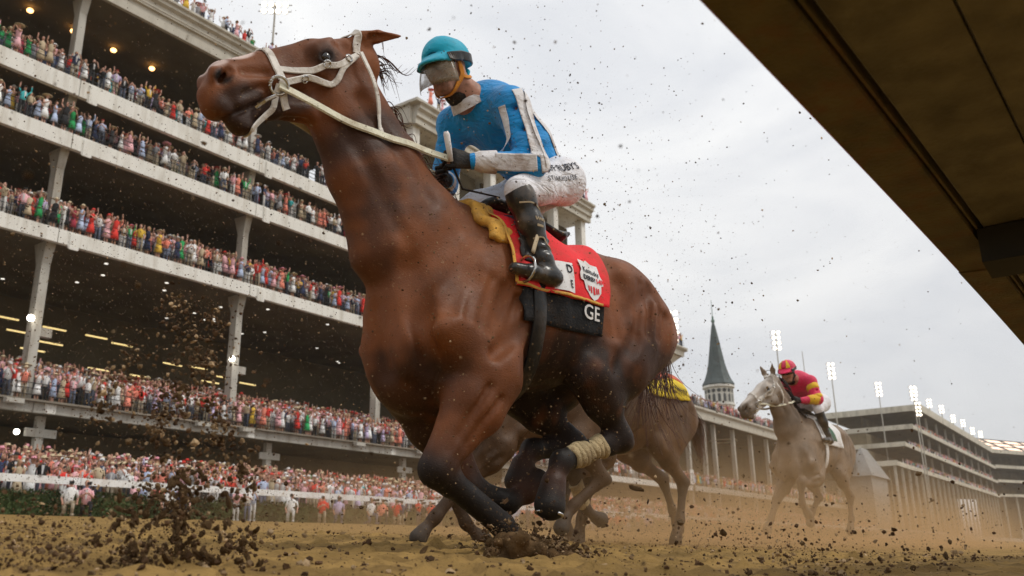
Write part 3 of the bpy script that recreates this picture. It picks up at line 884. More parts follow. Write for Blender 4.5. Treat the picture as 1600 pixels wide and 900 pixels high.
def jockey(J, parent, h, M, hero=True):
    """J: joints in the horse's frame. M: materials by clothing"""
    A = lambda *v: np.array(v, float)
    lo = (-0.95, -0.62, 1.0); hi = (0.75, 0.62, 2.62)
    hip, chest, neck, head = [np.array(J[k], float) for k in ('hip', 'chest', 'neck', 'head')]
    fw = np.array(J['face'], float); fw /= np.linalg.norm(fw)
    yv = A(0, 1, 0) if 'side' not in J else np.array(J['side'], float)
    yv = yv - fw * (yv @ fw); yv /= np.linalg.norm(yv); uw = np.cross(fw, yv)
    if uw[2] < 0: uw = -uw
    hp = lambda f, u, s_: head + fw * f + uw * u + yv * s_
    sides = (('l', 1), ('r', -1))
    # ---- the body itself: one continuous surface
    b = Solid(lo, hi, h)
    b.ball(hp(-0.012, 0.035, 0), (0.098, 0.077, 0.095), 0.03, 0, False, fw, yv)
    b.seg(hp(0.035, 0.01, 0), hp(0.045, -0.085, 0), (0.064, 0.055), (0.044, 0.040), 0.04, yv)
    b.ball(hp(0.078, -0.105, 0), (0.020, 0.024, 0.018), 0.025, 0, False, fw, yv)            # chin
    b.seg(hp(0.085, 0.012, 0), hp(0.112, -0.040, 0), 0.012, 0.017, 0.018, yv)               # nose
    b.seg(hp(0.085, -0.074, 0.022), hp(0.085, -0.074, -0.022), 0.011, 0.011, 0.012, yv)     # lips
    for y in (1, -1):
        b.ball(hp(0.080, 0.012, y * 0.032), (0.014, 0.018, 0.012), 0.015, 0, True, fw, yv)  # eye sockets
        b.seg(hp(0.082, 0.034, y * 0.012), hp(0.066, 0.034, y * 0.052), 0.010, 0.009, 0.012, yv)   # brow
        b.ball(hp(0.060, -0.028, y * 0.045), 0.024, 0.03)                                    # cheek
        b.ball(hp(-0.018, -0.008, y * 0.078), (0.020, 0.008, 0.033), 0.008, 0, False, fw, yv)  # ear
        b.seg(hp(-0.01, -0.06, y * 0.055), hp(0.05, -0.105, y * 0.03), 0.022, 0.018, 0.03)   # jaw
    b.seg(hp(-0.03, -0.05, 0), neck, 0.056, 0.062, 0.05)
    b.seg(neck, chest, (0.08, 0.07), (0.15, 0.10), 0.08); b.seg(chest, hip, (0.15, 0.10), (0.14, 0.105), 0.06)
    for k, y in sides:
        s_, e, wr, kn = [np.array(J[k + q], float) for q in ('_sh', '_el', '_wr', '_kn')]
        b.seg(chest, s_, 0.07, 0.058, 0.06); b.seg(s_, e, 0.052, 0.040, 0.04); b.seg(e, wr, 0.038, 0.026, 0.03)
        hand_solid(b, wr, kn, (0, 0, 1), (0, y, 0), 0.96)
        hj, kj, an, to = [np.array(J[k + q], float) for q in ('_hip', '_knee', '_an', '_toe')]
        b.seg(hip, hj, 0.10, 0.09, 0.06); b.seg(hj, kj, 0.085, 0.055, 0.05); b.seg(kj, an, 0.050, 0.034, 0.03)
        hl = np.array(J[k + '_heel'], float); b.seg(hl, to, 0.030, 0.026, 0.03); b.seg(an, hl, 0.032, 0.028, 0.03)
    V, F = b.mesh(1)
    link(bpy.data.objects.new('body', mesh_from('body', V, F, m_skin, True)), parent)
    # ---- silks jacket
    j = Solid(lo, hi, h)
    up = chest - hip; up /= np.linalg.norm(up)
    bk = np.cross(up, A(0, 1, 0)); bk = bk if bk[2] > 0 else -bk
    j.seg(chest + up * 0.06 + bk * 0.0, chest, (0.13, 0.115), (0.185, 0.15), 0.08)
    j.seg(chest, chest * .5 + hip * .5 + bk * .015, (0.185, 0.15), (0.175, 0.148), 0.06)
    j.seg(chest * .5 + hip * .5 + bk * .015, hip + up * .07, (0.175, 0.148), (0.158, 0.130), 0.05)
    j.seg(neck * .45 + chest * .55, neck * .8 + chest * .2, (0.10, 0.09), (0.075, 0.07), 0.06)
    jw = head - uw * .10 - fw * .02
    for k, y in sides:
        s_, e, wr = [np.array(J[k + q], float) for q in ('_sh', '_el', '_wr')]
        j.seg(chest + up * .03, s_, (0.10, 0.10), (0.084, 0.084), 0.07)
        j.seg(s_, e, 0.080, 0.070, 0.05); j.seg(e, wr * .93 + e * .07, 0.066, 0.040, 0.035)
        for q in (0.15, 0.5, 0.85):      # creases in the sleeve
            p = s_ + (e - s_) * q
            j.seg(p + A(-.07, y * .03, .03), p + A(.07, y * .06, -.02), 0.010, 0.010, 0.03, sub=True)
        p = e + (wr - e) * .4
        j.seg(p + A(0, y * .06, .05), p + A(0.03, y * .05, -.05), 0.008, 0.008, 0.025, sub=True)
    for q in (0.25, 0.45, 0.65):
        p = chest + (hip - chest) * q
        j.seg(p + A(.12, .16, -.10), p + A(-.05, .20, .05), 0.010, 0.010, 0.04, sub=True)
    Vj, Fj = j.mesh(1)
    jk = link(bpy.data.objects.new('silks_jacket', mesh_from('silks_jacket', Vj, Fj, M['jacket'], True)), parent)
    # ---- dark scarf between collar and jaw
    sc_ = Solid(np.minimum(neck, head) - .2, np.maximum(neck, head) + .2, h)
    sc_.seg(chest * .25 + neck * .75, neck, (0.085, 0.08), (0.080, 0.076), 0.04); sc_.seg(neck, neck * .35 + (jw + fw * .015) * .65, 0.078, 0.064, 0.03)
    for q in range(3):
        a_ = neck + (jw - neck) * (.1 + .22 * q); sc_.seg(a_ + A(0, .09, 0), a_ + A(.09, 0, -.02), 0.008, 0.008, 0.02, sub=True)
    Vs_, Fs_ = sc_.mesh(1); link(bpy.data.objects.new('neck_scarf', mesh_from('neck_scarf', Vs_, Fs_, m_bcloth, True)), parent)
    # ---- breeches
    t = Solid(lo, hi, h)
    t.seg(hip + up * .04, hip, (0.120, 0.10), (0.150, 0.125), 0.05)
    for k, y in sides:
        hj, kj, an = [np.array(J[k + q], float) for q in ('_hip', '_knee', '_an')]
        t.seg(hip, hj + A(-.03, 0, -.01), (0.13, 0.125), (0.115, 0.125), 0.07)
        t.seg(hj + A(-.03, 0, -.01), hj * .45 + kj * .55, (0.108, 0.118), (0.085, 0.098), 0.05)
        t.seg(hj * .45 + kj * .55, kj, (0.085, 0.098), (0.062, 0.066), 0.04)
        t.seg(kj, kj * .7 + an * .3, 0.060, 0.054, 0.03)
        for q in (0.2, 0.42, 0.62, 0.8):
            p = hj + (kj - hj) * q
            t.seg(p + A(.05, y * .12, .09), p + A(-.06, y * .10, -.11), 0.007, 0.009, 0.03, sub=True)
    Vt, Ft = t.mesh(1)
    br = link(bpy.data.objects.new('breeches', mesh_from('breeches', Vt, Ft, M['breeches'], True)), parent)
    # ---- boots and gloves
    for k, y in sides:
        kj, an, to, hl = [np.array(J[k + q], float) for q in ('_knee', '_an', '_toe', '_heel')]
        o = Solid(np.minimum.reduce([kj, an, to, hl]) - 0.14, np.maximum.reduce([kj, an, to, hl]) + 0.14, h * 0.9)
        o.seg(kj * .86 + an * .14, kj * .5 + an * .5, 0.063, 0.060, 0.03); o.seg(kj * .5 + an * .5, an, 0.060, 0.043, 0.03)
        if hero:
            kp = kj * .98 + an * .02
            o.seg(kj * .86 + an * .14, kp + A(0.0, 0, 0.0), (0.066, 0.064), (0.068, 0.066), 0.03)
        o.seg(an, hl + (to - hl) * .12, 0.043, 0.042, 0.03); o.seg(hl, hl + (to - hl) * .6, (0.036, 0.040), (0.043, 0.036), 0.03, (0, 1, 0)); o.seg(hl + (to - hl) * .6, to, (0.043, 0.034), (0.030, 0.026), 0.02)
        for q in (0.80, 0.92):
            p = kj + (an - kj) * q
            o.seg(p + A(.05, y * .04, .0), p + A(-.05, y * .05, .012), 0.006, 0.006, 0.02, sub=True)
        Vo, Fo = o.mesh(1)
        bo = link(bpy.data.objects.new('boot', mesh_from('boot', Vo, Fo, m_boot, True)), parent)
        if k == 'l': boot_l = (bo, bvh_of(Vo, Fo))
        wr, kn = [np.array(J[k + q], float) for q in ('_wr', '_kn')]
        g = Solid(np.minimum(wr, kn) - .12, np.maximum(wr, kn) + .12, 0.004 if hero else 0.009)
        hand_solid(g, wr, kn, (0, 0, 1), (0, y, 0), 1.12)
        e = np.array(J[k + '_el'], float)
        g.seg(wr + (e - wr) * .12, wr, 0.036, 0.032, 0.01)
        Vg, Fg = g.mesh(1)
        link(bpy.data.objects.new('glove', mesh_from('glove', Vg, Fg, M.get('glove', m_glove), True)), parent)
    # ---- helmet with cloth cap, peak, goggles, harness, face shield
    c = Solid(head - 0.30, head + 0.30, 0.006 if hero else 0.011)
    c.ball(hp(-0.015, 0.060, 0), (0.132, 0.108, 0.112), 0.02, 0, False, fw, yv)
    c.seg(hp(-0.105, 0.02, 0), hp(-0.095, -0.03, 0), (0.075, 0.035), (0.065, 0.028), 0.03, yv)
    c.seg(hp(0.15, 0.0, 0), hp(-0.13, -0.06, 0), (0.16, 0.085), (0.16, 0.085), 0.012, yv, 0, True)       # open below the brow line
    c.seg(hp(-0.115, 0.0, 0), hp(-0.10, -0.035, 0), (0.062, 0.022), (0.055, 0.018), 0.02, yv)
    for q in np.linspace(-1, 1, 9):
        an = q * 1.15
        c.seg(hp(-0.01 + .118 * math.cos(an), 0.052, .098 * math.sin(an)), hp(0.055 + .118 * math.cos(an) * 0.95, 0.018, .092 * math.sin(an)), (0.026, 0.009), (0.016, 0.006), 0.018, np.cross(uw, fw * math.cos(an) + yv * math.sin(an)))
    Vc, Fc = c.mesh(1)
    ctr = np.array(hp(-.015, .06, 0))
    me = mesh_from('cap', Vc, Fc, M['cap'], True)
    hb = bvh_of(Vc, Fc)
    cap = link(bpy.data.objects.new('cap', me), parent)
    class HS: pass
    hs = HS(); hs.near = lambda p, off=0.0: (lambda r: (r[0] + r[1] * off, r[1]))(hb.find_nearest(Vector(p)))
    # goggle strap round the helmet
    pts = []
    for i in range(19):
        a = math.pi * (0.24 + 1.52 * i / 18)
        pts.append(hp(-0.01 + 0.15 * math.cos(a), 0.040 - 0.012 * math.cos(a), 0.13 * math.sin(a)))
    strap_on(hs, pts, 0.046, 0.004, 0.003, 3).build('goggle_strap', m_black, cap)
    strap_on(hs, [hp(0.10, 0.09, 0), hp(0.0, 0.20, 0), hp(-0.12, 0.10, 0)], 0.012, 0.003, 0.001, 6).build('cap_seam', M['cap'], cap)
    # goggles and hanging shield
    def curved(f0, u0, u1, wdeg, rad, tilt, n=14, k=6, th=0.003):
        V = []; F = []
        for lay in (0, th):
            for i in range(n + 1):
                a = R_(-wdeg + 2 * wdeg * i / n)
                for q in range(k + 1):
                    u = u0 + (u1 - u0) * q / k
                    rr = rad + lay + tilt * q / k + 0.006 * math.sin(math.pi * q / k)
                    V.append(hp(f0 + rr * math.cos(a) * 1.05, u, rr * math.sin(a)))
        m_ = (n + 1) * (k + 1); ix = lambda i, q: i * (k + 1) + q
        for i in range(n):
            for q in range(k):
                F += [(ix(i, q), ix(i, q + 1), ix(i + 1, q + 1), ix(i + 1, q)), (m_ + ix(i, q), m_ + ix(i + 1, q), m_ + ix(i + 1, q + 1), m_ + ix(i, q + 1))]
        ed = [ix(i, 0) for i in range(n)] + [ix(n, q) for q in range(k)] + [ix(i, k) for i in range(n, 0, -1)] + [ix(0, q) for q in range(k, 0, -1)]
        for x in range(len(ed)):
            a, b_ = ed[x], ed[(x + 1) % len(ed)]
            F.append((a, b_, b_ + m_, a + m_))
        return V, F
    if hero:
        V, F = curved(0.03, 0.030, -0.098, 66, 0.098, 0.030)
        link(bpy.data.objects.new('face_shield', mesh_from('face_shield', V, F, m_shield, True)), parent)
    V, F = curved(0.0, 0.030, -0.016, 62, 0.098, -0.004)
    link(bpy.data.objects.new('goggles', mesh_from('goggles', V, F, m_eye, True)), parent)
    # harness
    hs2 = HS(); bb = bvh_of(*b.mesh(1)); hs2.near = lambda p, off=0.0: (lambda r: (r[0] + r[1] * off, r[1]))(bb.find_nearest(Vector(p)))
    for y in (1, -1):
        strap_on(hs2, [hp(0.012, 0.02, y * .11), hp(0.015, -0.03, y * .11), hp(0.025, -0.075, y * .09), hp(0.045, -0.125, y * .05), hp(0.05, -0.135, 0)], 0.024, 0.004, 0.006, 5).build('chin_harness', M.get('harness', m_orange), parent)
        strap_on(hs2, [hp(0.018, -0.05, y * .11), hp(-0.03, -0.055, y * .10), hp(-0.08, -0.045, y * .07)], 0.018, 0.004, 0.006, 5).build('chin_harness', M.get('harness', m_orange), parent)
    out_ = dict(jacket=jk, jb=bvh_of(Vj, Fj), breeches=br, bb=bvh_of(Vt, Ft), boot=boot_l, hp=hp)
    return out_
def nearer(b):
    class HS: pass
    o = HS(); o.near = lambda p, off=0.0: (lambda r: (r[0] + r[1] * off, r[1]))(b.find_nearest(Vector(p)))
    return o

# ------------------------------------------------------------------ ground
def ground_z(y):
    return -0.117 + 0.0533 * y if y > 0 else -0.117
m_track = mat('track_dirt', (0.265, 0.165, 0.055), rough=0.95, var=0.30, scale=3.0, bump=1.0, bscale=34, dirt=(0.13, 0.078, 0.030), dscale=4.0, damt=0.75, spec=0.1, det=9)
m_ground = mat('packed_earth', (0.16, 0.13, 0.08), rough=0.95, var=0.25, scale=0.05)
m_apron = mat('apron_concrete', (0.28, 0.25, 0.21), rough=0.9, var=0.2, scale=0.6)
def sheet(name, xs, ys, zf, m):
    V = [(x, y, zf(x, y)) for x in xs for y in ys]; n = len(ys)
    F = [(i * n + j, (i + 1) * n + j, (i + 1) * n + j + 1, i * n + j + 1) for i in range(len(xs) - 1) for j in range(n - 1)]
    o = link(bpy.data.objects.new(name, mesh_from(name, V, F, m, True)))
    return tag(o, kind='structure')
rg = random.Random(5)
# hoof-churned surface: lumps close to the camera fade into an even track
lump = [(rg.uniform(-1, 16), rg.uniform(0.2, 12), rg.uniform(0.06, 0.16), rg.uniform(-0.012, 0.010)) for _ in range(1600)] + [(rg.uniform(0, 7), rg.uniform(0.4, 7), rg.uniform(0.022, 0.06), rg.uniform(-0.012, 0.022)) for _ in range(7000)]
gx = {}
for l in lump: gx.setdefault((int(l[0] // 1), int(l[1] // 1)), []).append(l)
def track_z(x, y):
    z = ground_z(y)
    if -1 < x < 16 and 0.1 < y < 12:
        for i in (-1, 0, 1):
            for j in (-1, 0, 1):
                for lx, ly, r, a in gx.get((int(x // 1) + i, int(y // 1) + j), ()):
                    d2 = ((x - lx) ** 2 + (y - ly) ** 2) / (r * r)
                    if d2 < 4: z += a * math.exp(-d2 * 1.6)
    return z
xs = [-160, -60, -20, -6] + [-1, -.5] + list(np.linspace(0, 6, 200)) + list(np.linspace(6.1, 13, 60)) + [14, 16, 20, 30, 50, 80, 140, 240, 400, 700, 1200, 2000]
ys = [-40, -8, -2, -0.5] + list(np.linspace(0, 0.4, 4)) + list(np.linspace(.45, 6, 180)) + list(np.linspace(6.1, 10, 30)) + [11, 13, 16, 20, 25, 30, 35.9]
sheet('track', xs, ys, track_z, m_track)
sheet('ground', [-2500, -200, 0, 400, 1200, 4000], [-2500, -300, -40.0, 0, 36, 300, 3000], lambda x, y: -0.6, m_ground)
sheet('apron', [-60, 0, 60, 200, 460, 700], [35.95, 37.0, 38, 52, 70], lambda x, y: 1.80 if y < 37.5 else (2.3 + (y - 38) * 0.13 if y < 53 else 4.3), m_apron)

# ------------------------------------------------------------------ outer rail and hedge
m_rail = mat('rail_paint', (0.80, 0.80, 0.79), rough=0.4, var=0.05, scale=2, dirt=(0.35, 0.26, 0.16), dscale=1.5, damt=0.4)
ra = thing('outer_rail', 'white board rail running along the far edge of the dirt track', 'fence', (0, 36.0, 0))
mb = MB(); mb.box((0, -.04, -.15), (6.97, .04, .15)); rail_me = mb.mesh('rail_board', m_rail)
mb = MB(); mb.box((-.05, .42, -1.35), (.05, .5, -.16)); mb.box((-.05, .0, -.12), (.05, .5, -.04)); post_me = mb.mesh('post', m_rail)
for i in range(30):
    o = link(bpy.data.objects.new('rail_board', rail_me), ra); o.location = (6 + 7 * i, -0.05, 3.20)
    for k in (0, 1):
        o = link(bpy.data.objects.new('post', post_me), ra); o.location = (6 + 7 * i + 3.5 * k, 0.0, 3.2)
m_leaf = mat('hedge_leaf', (0.050, 0.075, 0.022), rough=0.7, var=0.5, scale=1.2)
def leaf_pile(mb, pts, s0, s1, rg):
    for p in pts:
        a = Vector((rg.gauss(0, 1), rg.gauss(0, 1), rg.gauss(0, 1))).normalized(); b = a.orthogonal().normalized(); s = rg.uniform(s0, s1)
        c = a.cross(b); p = Vector(p)
        mb.add([p - b * s, p - c * s * .55 + a * s * .15, p + b * s, p + c * s * .55 + a * s * .15], [(0, 1, 2, 3)])
hd_ = thing('hedge', 'clipped dark green hedge behind the photographers below the white rail', 'hedge', (0, 36.45, 0))
mb = MB(); mb.box((6, -.18, 1.75), (150, .30, 2.62)); 
leaf_pile(mb, [(6 + 144 * rg.random() ** 1.8, rg.uniform(-.28, -.15) if rg.random() < .7 else rg.uniform(-.2, .3), rg.uniform(1.75, 2.82)) for _ in range(26000)], 0.06, 0.13, rg)
tag(mb.build('leaves', m_leaf, hd_), kind='stuff')

# ------------------------------------------------------------------ inner rail seen from underneath
m_cover = mat('cover_rust', (0.105, 0.082, 0.034), rough=0.75, var=0.3, scale=9, bump=0.35, bscale=80, dirt=(0.14, 0.058, 0.018), dscale=11, damt=0.7)
m_panel = mat('cover_panel', (0.145, 0.125, 0.075), rough=0.8, var=0.25, scale=9, bump=0.3, bscale=90, dirt=(0.05, 0.042, 0.022), dscale=7, damt=0.6)
m_dark = mat('bracket_steel', (0.02, 0.018, 0.014), rough=0.8, var=0.3)
m_redline = mat('red_edge_paint', (0.45, 0.05, 0.04), rough=0.6, var=0.2)
ir = thing('inner_rail', 'brown underside of the near running rail cutting across the upper right corner', 'rail', (0, 0, 0))
xs_ = list(np.linspace(-0.8, 9, 50))
yo = lambda x: 0.535 - 0.062 * x + 0.0032 * x * x if x < 7 else 0.26
def rail_strip(name, prof, m, x0=-0.8, x1=9.0):
    V = []; F = []; n = len(prof); X = [x for x in xs_ if x0 <= x <= x1]
    for x in X:
        for a, z in prof: V.append((x, yo(x) + a, z))
    for i in range(len(X) - 1):
        for j in range(n):
            a, b = i * n + j, i * n + (j + 1) % n
            F.append((a, b, b + n, a + n))
    F.append(tuple(range(n))); F.append(tuple(range((len(X) - 1) * n, len(X) * n))[::-1])
    return link(bpy.data.objects.new(name, mesh_from(name, V, F, m)), ir)
rail_strip('edge_strip', [(0, .905), (-.002, .90), (-.118, .895), (-.122, .93), (-.01, .94)], m_cover, -0.8, 3.3)
rail_strip('edge_strip', [(0.003, .900), (-.001, .895), (-.118, .890), (-.122, .93), (-.01, .935)], m_cover, 3.2, 9)
rail_strip('red_lip', [(0.006, .915), (0.004, .907), (0.001, .9065), (0.001, .935), (.006, .935)], m_redline)
rail_strip('channel', [(-.118, .955), (-.155, .955), (-.155, .975), (-.118, .975)], m_dark)
rail_strip('channel_rib', [(-.128, .905), (-.134, .905), (-.134, .955), (-.128, .955)], m_cover)
rail_strip('under_panel', [(-.150, .908), (-.335, .912), (-.335, .93), (-.150, .93)], m_panel, -0.8, 3.3)
rail_strip('under_panel', [(-.342, .909), (-.70, .914), (-.70, .93), (-.342, .93)], m_panel, -0.8, 3.3)
rail_strip('under_panel', [(-.150, .906), (-.70, .911), (-.70, .93), (-.150, .93)], m_panel, 3.4, 9)
rail_strip('cover_top', [(-.005, .945), (-.71, .945), (-.68, 1.06), (-.30, 1.10), (-.04, 1.02)], m_rail)
mb = MB(); mb.box((2.78, -.35, .80), (2.98, yo(2.9) - .125, .903)); mb.tube([(2.88, -.30, .9), (2.88, -.45, .45), (2.88, -.45, -.2)], .05, 8); mb.build('bracket', m_dark, ir)
mb = MB(); mb.tube([(6.4, -.30, .9), (6.4, -.45, .45), (6.4, -.45, -.2)], .05, 8); mb.build('bracket', m_dark, ir)

# ------------------------------------------------------------------ grandstands
m_conc = mat('painted_concrete', (0.78, 0.765, 0.71), rough=0.75, var=0.05, scale=0.5, dirt=(0.42, 0.37, 0.29), dscale=1.0, damt=0.6, streak=(1.6, 1.6, 0.22))
m_steel = mat('painted_steel', (0.46, 0.44, 0.39), rough=0.6, var=0.08, scale=1.0, dirt=(0.24, 0.19, 0.13), dscale=1.0, damt=0.65, streak=(1.6, 1.6, 0.25))
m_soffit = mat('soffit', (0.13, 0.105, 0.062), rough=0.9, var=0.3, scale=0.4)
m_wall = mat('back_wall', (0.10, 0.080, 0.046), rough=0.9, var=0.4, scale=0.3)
m_corn = mat('cornice_stone', (0.52, 0.49, 0.42), rough=0.8, var=0.06, scale=0.7, dirt=(0.30, 0.27, 0.21), dscale=1.0, damt=0.5, streak=(1.2, 1.2, 0.25))
m_railing = mat('black_railing', (0.015, 0.015, 0.015), rough=0.5, var=0.1)
m_seam = mat('joint_shadow', (0.10, 0.095, 0.085), rough=0.9, var=0.2)
e_warm = emit('lamp_amber', (1.0, 0.50, 0.16), 6.0)
e_white = emit('lamp_white', (1.0, 0.93, 0.80), 14.0)
e_tube = emit('tube_yellow', (1.0, 0.72, 0.25), 1.1)
e_dot = emit('downlight', (1.0, 0.95, 0.85), 1.4)

BX = [-3.7, 10.9, 25.5, 40.15, 55.3, 71.0, 85.3]            # column lines
gs = thing('grandstand', 'tall grandstand with four open balconies full of spectators on the left', 'grandstand', (0, 52, 0))
def slab(parent, x0, x1, yf, yb, z0, z1, mf=None, fascia_t=0.35):
    """fascia in panels between the joints, floor slab and dark ceiling behind"""
    mb = MB(); mb.m = 0
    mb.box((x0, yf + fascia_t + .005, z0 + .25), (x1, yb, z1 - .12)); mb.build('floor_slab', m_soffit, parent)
def fascia_panels(parent, cuts, yf, z0, z1, m=None, lip=0.0):
    for a, b in zip(cuts[:-1], cuts[1:]):
        mb = MB(); mb.box((a + .03, yf, z0), (b - .03, yf + .35, z1))
        if lip: mb.box((a + .03, yf - lip, z1 - .25), (b - .03, yf - .003, z1 + .03))
        mb.build('fascia_panel', m or m_conc, parent)
def railing(parent, x0, x1, y, z, h=1.05, step=1.9):
    mb = MB()
    for q in (0.35, 0.7, 1.0): mb.box((x0, y - .02, z + h * q - .02), (x1, y + .02, z + h * q + .02))
    x = x0
    while x < x1:
        mb.box((x - .02, y - .025, z), (x + .02, y + .025, z + h)); x += step
    mb.build('railing', m_railing, parent)
LV = [(8.42, 9.10), (18.95, 19.85), (25.35, 26.38), (29.10, 30.28)]
for i, (z0, z1) in enumerate(LV):
    slab(gs, -4, 86, 0, 15, z0, z1)
    fascia_panels(gs, BX, 0, z0, z1, m_steel if i == 0 else m_conc)
    railing(gs, -4, 86, 0.25, z1)
    for bx in BX[1:]:
        mb = MB(); xj = bx + (1.0 if i < 3 else 0.9); w_ = 0.28
        mb.box((xj - w_, -.09, z0 - (.25 if i else .0)), (xj + w_, -.004, z1 - .15)); mb.box((xj - w_ - .07, -.03, z0 - (.2 if i else -.04)), (xj + w_ + .07, -.003, z1 - .1))
        mb.build('downpipe_box', m_conc, gs)
# promenade edge: rusty walkway strip over a white beam, with boxed lamps
mb = MB(); mb.box((-4, -.35, 9.0), (86, -.005, 9.12)); mb.build('walkway_edge', mat('walkway', (0.22, 0.19, 0.15), var=0.3, scale=0.8), gs)
for x in (23.6, 36.2, 39.9, 51.2, 59, 66):
    mb = MB(); mb.box((x, -.75, 8.72), (x + 1.0, -.36, 8.98)); mb.build('lamp_box', m_steel, gs)
# columns with flared heads
for bx in BX:
    for (za, zb, wd) in ((9.1, 18.95, .27), (19.85, 25.35, .25), (26.38, 29.1, .25), (30.28, 36.9, .25)):
        mb = MB(); mb.box((bx - wd, 1.0, za), (bx + wd, 1.7, zb - 1.2))
        mb.add([(bx - wd, 1.0, zb - 1.2), (bx + wd, 1.0, zb - 1.2), (bx + wd, 1.7, zb - 1.2), (bx - wd, 1.7, zb - 1.2), (bx - wd * 1.15, .70, zb + .2), (bx + wd * 1.15, .70, zb + .2), (bx + wd * 1.15, 2.2, zb + .2), (bx - wd * 1.15, 2.2, zb + .2)], [(0, 1, 5, 4), (1, 2, 6, 5), (2, 3, 7, 6), (3, 0, 4, 7)])
        if za < 10: mb.box((bx + wd + .002, 1.1, 13.2), (bx + wd + .75, 1.5, 13.75))
        mb.build('column', m_steel, gs)
    mb = MB(); x = bx + 1.2 if bx < 35 else bx + 3.8
    mb.box((x - .24, 1.2, 3.0), (x + .24, 1.6, 8.42)); mb.box((x - .95, 1.1, 7.15), (x + .95, 1.19, 7.65)); mb.build('post', m_steel, gs)
    mb = MB(); mb.ball((bx - .55, .75, 14.1), .20, 12, 8); mb.build('flood_lamp', e_white, gs)
mb = MB(); mb.ball((25.15, .8, 7.3), .16, 10, 8); mb.build('flood_lamp', e_white, gs)
# back wall of the promenade, with strip lights seen inside
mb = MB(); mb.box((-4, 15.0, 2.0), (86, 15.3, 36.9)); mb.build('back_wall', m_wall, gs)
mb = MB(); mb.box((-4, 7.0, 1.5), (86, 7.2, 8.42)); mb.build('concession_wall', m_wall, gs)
for x, z in ((27.7, 16.2), (31.1, 16.1), (34.3, 16.1), (34.8, 13.7), (38.2, 13.7), (36.4, 15.9), (28.7, 15.4), (40.9, 15.1), (43.3, 15.2), (31.0, 15.0), (29.8, 14.3), (46.0, 14.8), (48.4, 14.6), (44.6, 14.2)):
    mb = MB(); mb.box((x - .85, 9.97, z), (x + .85, 10.07, z + .09)); mb.build('tube_light', e_tube, gs)
rg = random.Random(11); mb = MB(); mb.lathe([(0.0, -.02), (.13, -.02), (.13, 0)], 10); dl = mb.mesh('downlight', e_dot)
for i in range(22):
    o = link(bpy.data.objects.new('downlight', dl), gs); o.location = (rg.uniform(24, 62), rg.uniform(2, 13), LV[1][0] + .24)
for i, x in enumerate((20.7, 23.8, 26.9, 30.0, 33.2)):
    mb = MB(); mb.ball((x, 5.0, 36.66), (.22, .22, .16), 10, 6); mb.build('deck_lamp', e_warm, gs)
# roof: deep cornice with mouldings, soffit behind
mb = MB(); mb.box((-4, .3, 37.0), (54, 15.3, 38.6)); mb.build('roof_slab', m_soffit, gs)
mb = MB()
mb.prism([(0.0, 36.95), (.30, 36.95), (.30, 39.1), (-.75, 39.1), (-.75, 38.93), (-.55, 38.80), (-.55, 38.60), (-.28, 38.45), (-.28, 38.10), (-.22, 38.08), (-.22, 37.95), (0, 37.93)], -4, 54)
mb.build('roof_cornice', m_corn, gs)

# forward pavilion bay
pv = thing('pavilion', 'projecting cream pavilion with flat roof rising behind the horse neck and the jockey', 'building', (0, 48, 0))
mb = MB(); mb.prism([(0.0, 37.9), (.35, 37.9), (.35, 40.0), (-.75, 40.0), (-.75, 39.8), (-.50, 39.6), (-.50, 39.3), (-.2, 39.1), (-.2, 38.6), (0, 38.5)], 53.9, 85.6); mb.box((53.2, -.75, 39.72), (53.89, 14, 40.0)); mb.box((53.5, 0.36, 37.9), (53.89, 14, 39.70)); mb.build('roof_cornice', m_corn, pv)
mb = MB(); mb.box((53.95, .36, 38.0), (85.5, 14, 39.9)); mb.build('roof_slab', m_conc, pv)
for x in (54.6, 60.5, 66.5, 72.5, 78.5, 84.6):
    mb = MB(); mb.box((x - .45, .5, 30.3), (x + .45, 1.4, 38.0)); mb.build('column', m_conc, pv)
for z0, z1 in ((29.1, 30.28),):
    fascia_panels(pv, [54, 64.5, 75, 85.5], 0, z0, z1); mb = MB(); mb.box((54.01, .36, z0 + .2), (85.49, 3.6, z1 - .15)); mb.build('floor_slab', m_soffit, pv)
for a, b in ((55.1, 60.0), (61.0, 66.0), (67, 72), (73, 78), (79, 84)):
    mb = MB(); mb.box((a, 2.4, 30.3), (b, 2.6, 37.2)); mb.build('glass_panel', m_wall, pv)
mb = MB()
for k in range(4):
    mb.tube([(84.4 - k * .9, 1 + k * .7, 40.0), (84.4 - k * .9, 1 + k * .7, 42.3 - k * .3)], .05, 6); mb.box((84.0 - k * .9, .9 + k * .7, 41.8 - k * .3), (84.9 - k * .9, 1.2 + k * .7, 42.3 - k * .3))
mb.build('roof_mast', m_dark, pv)

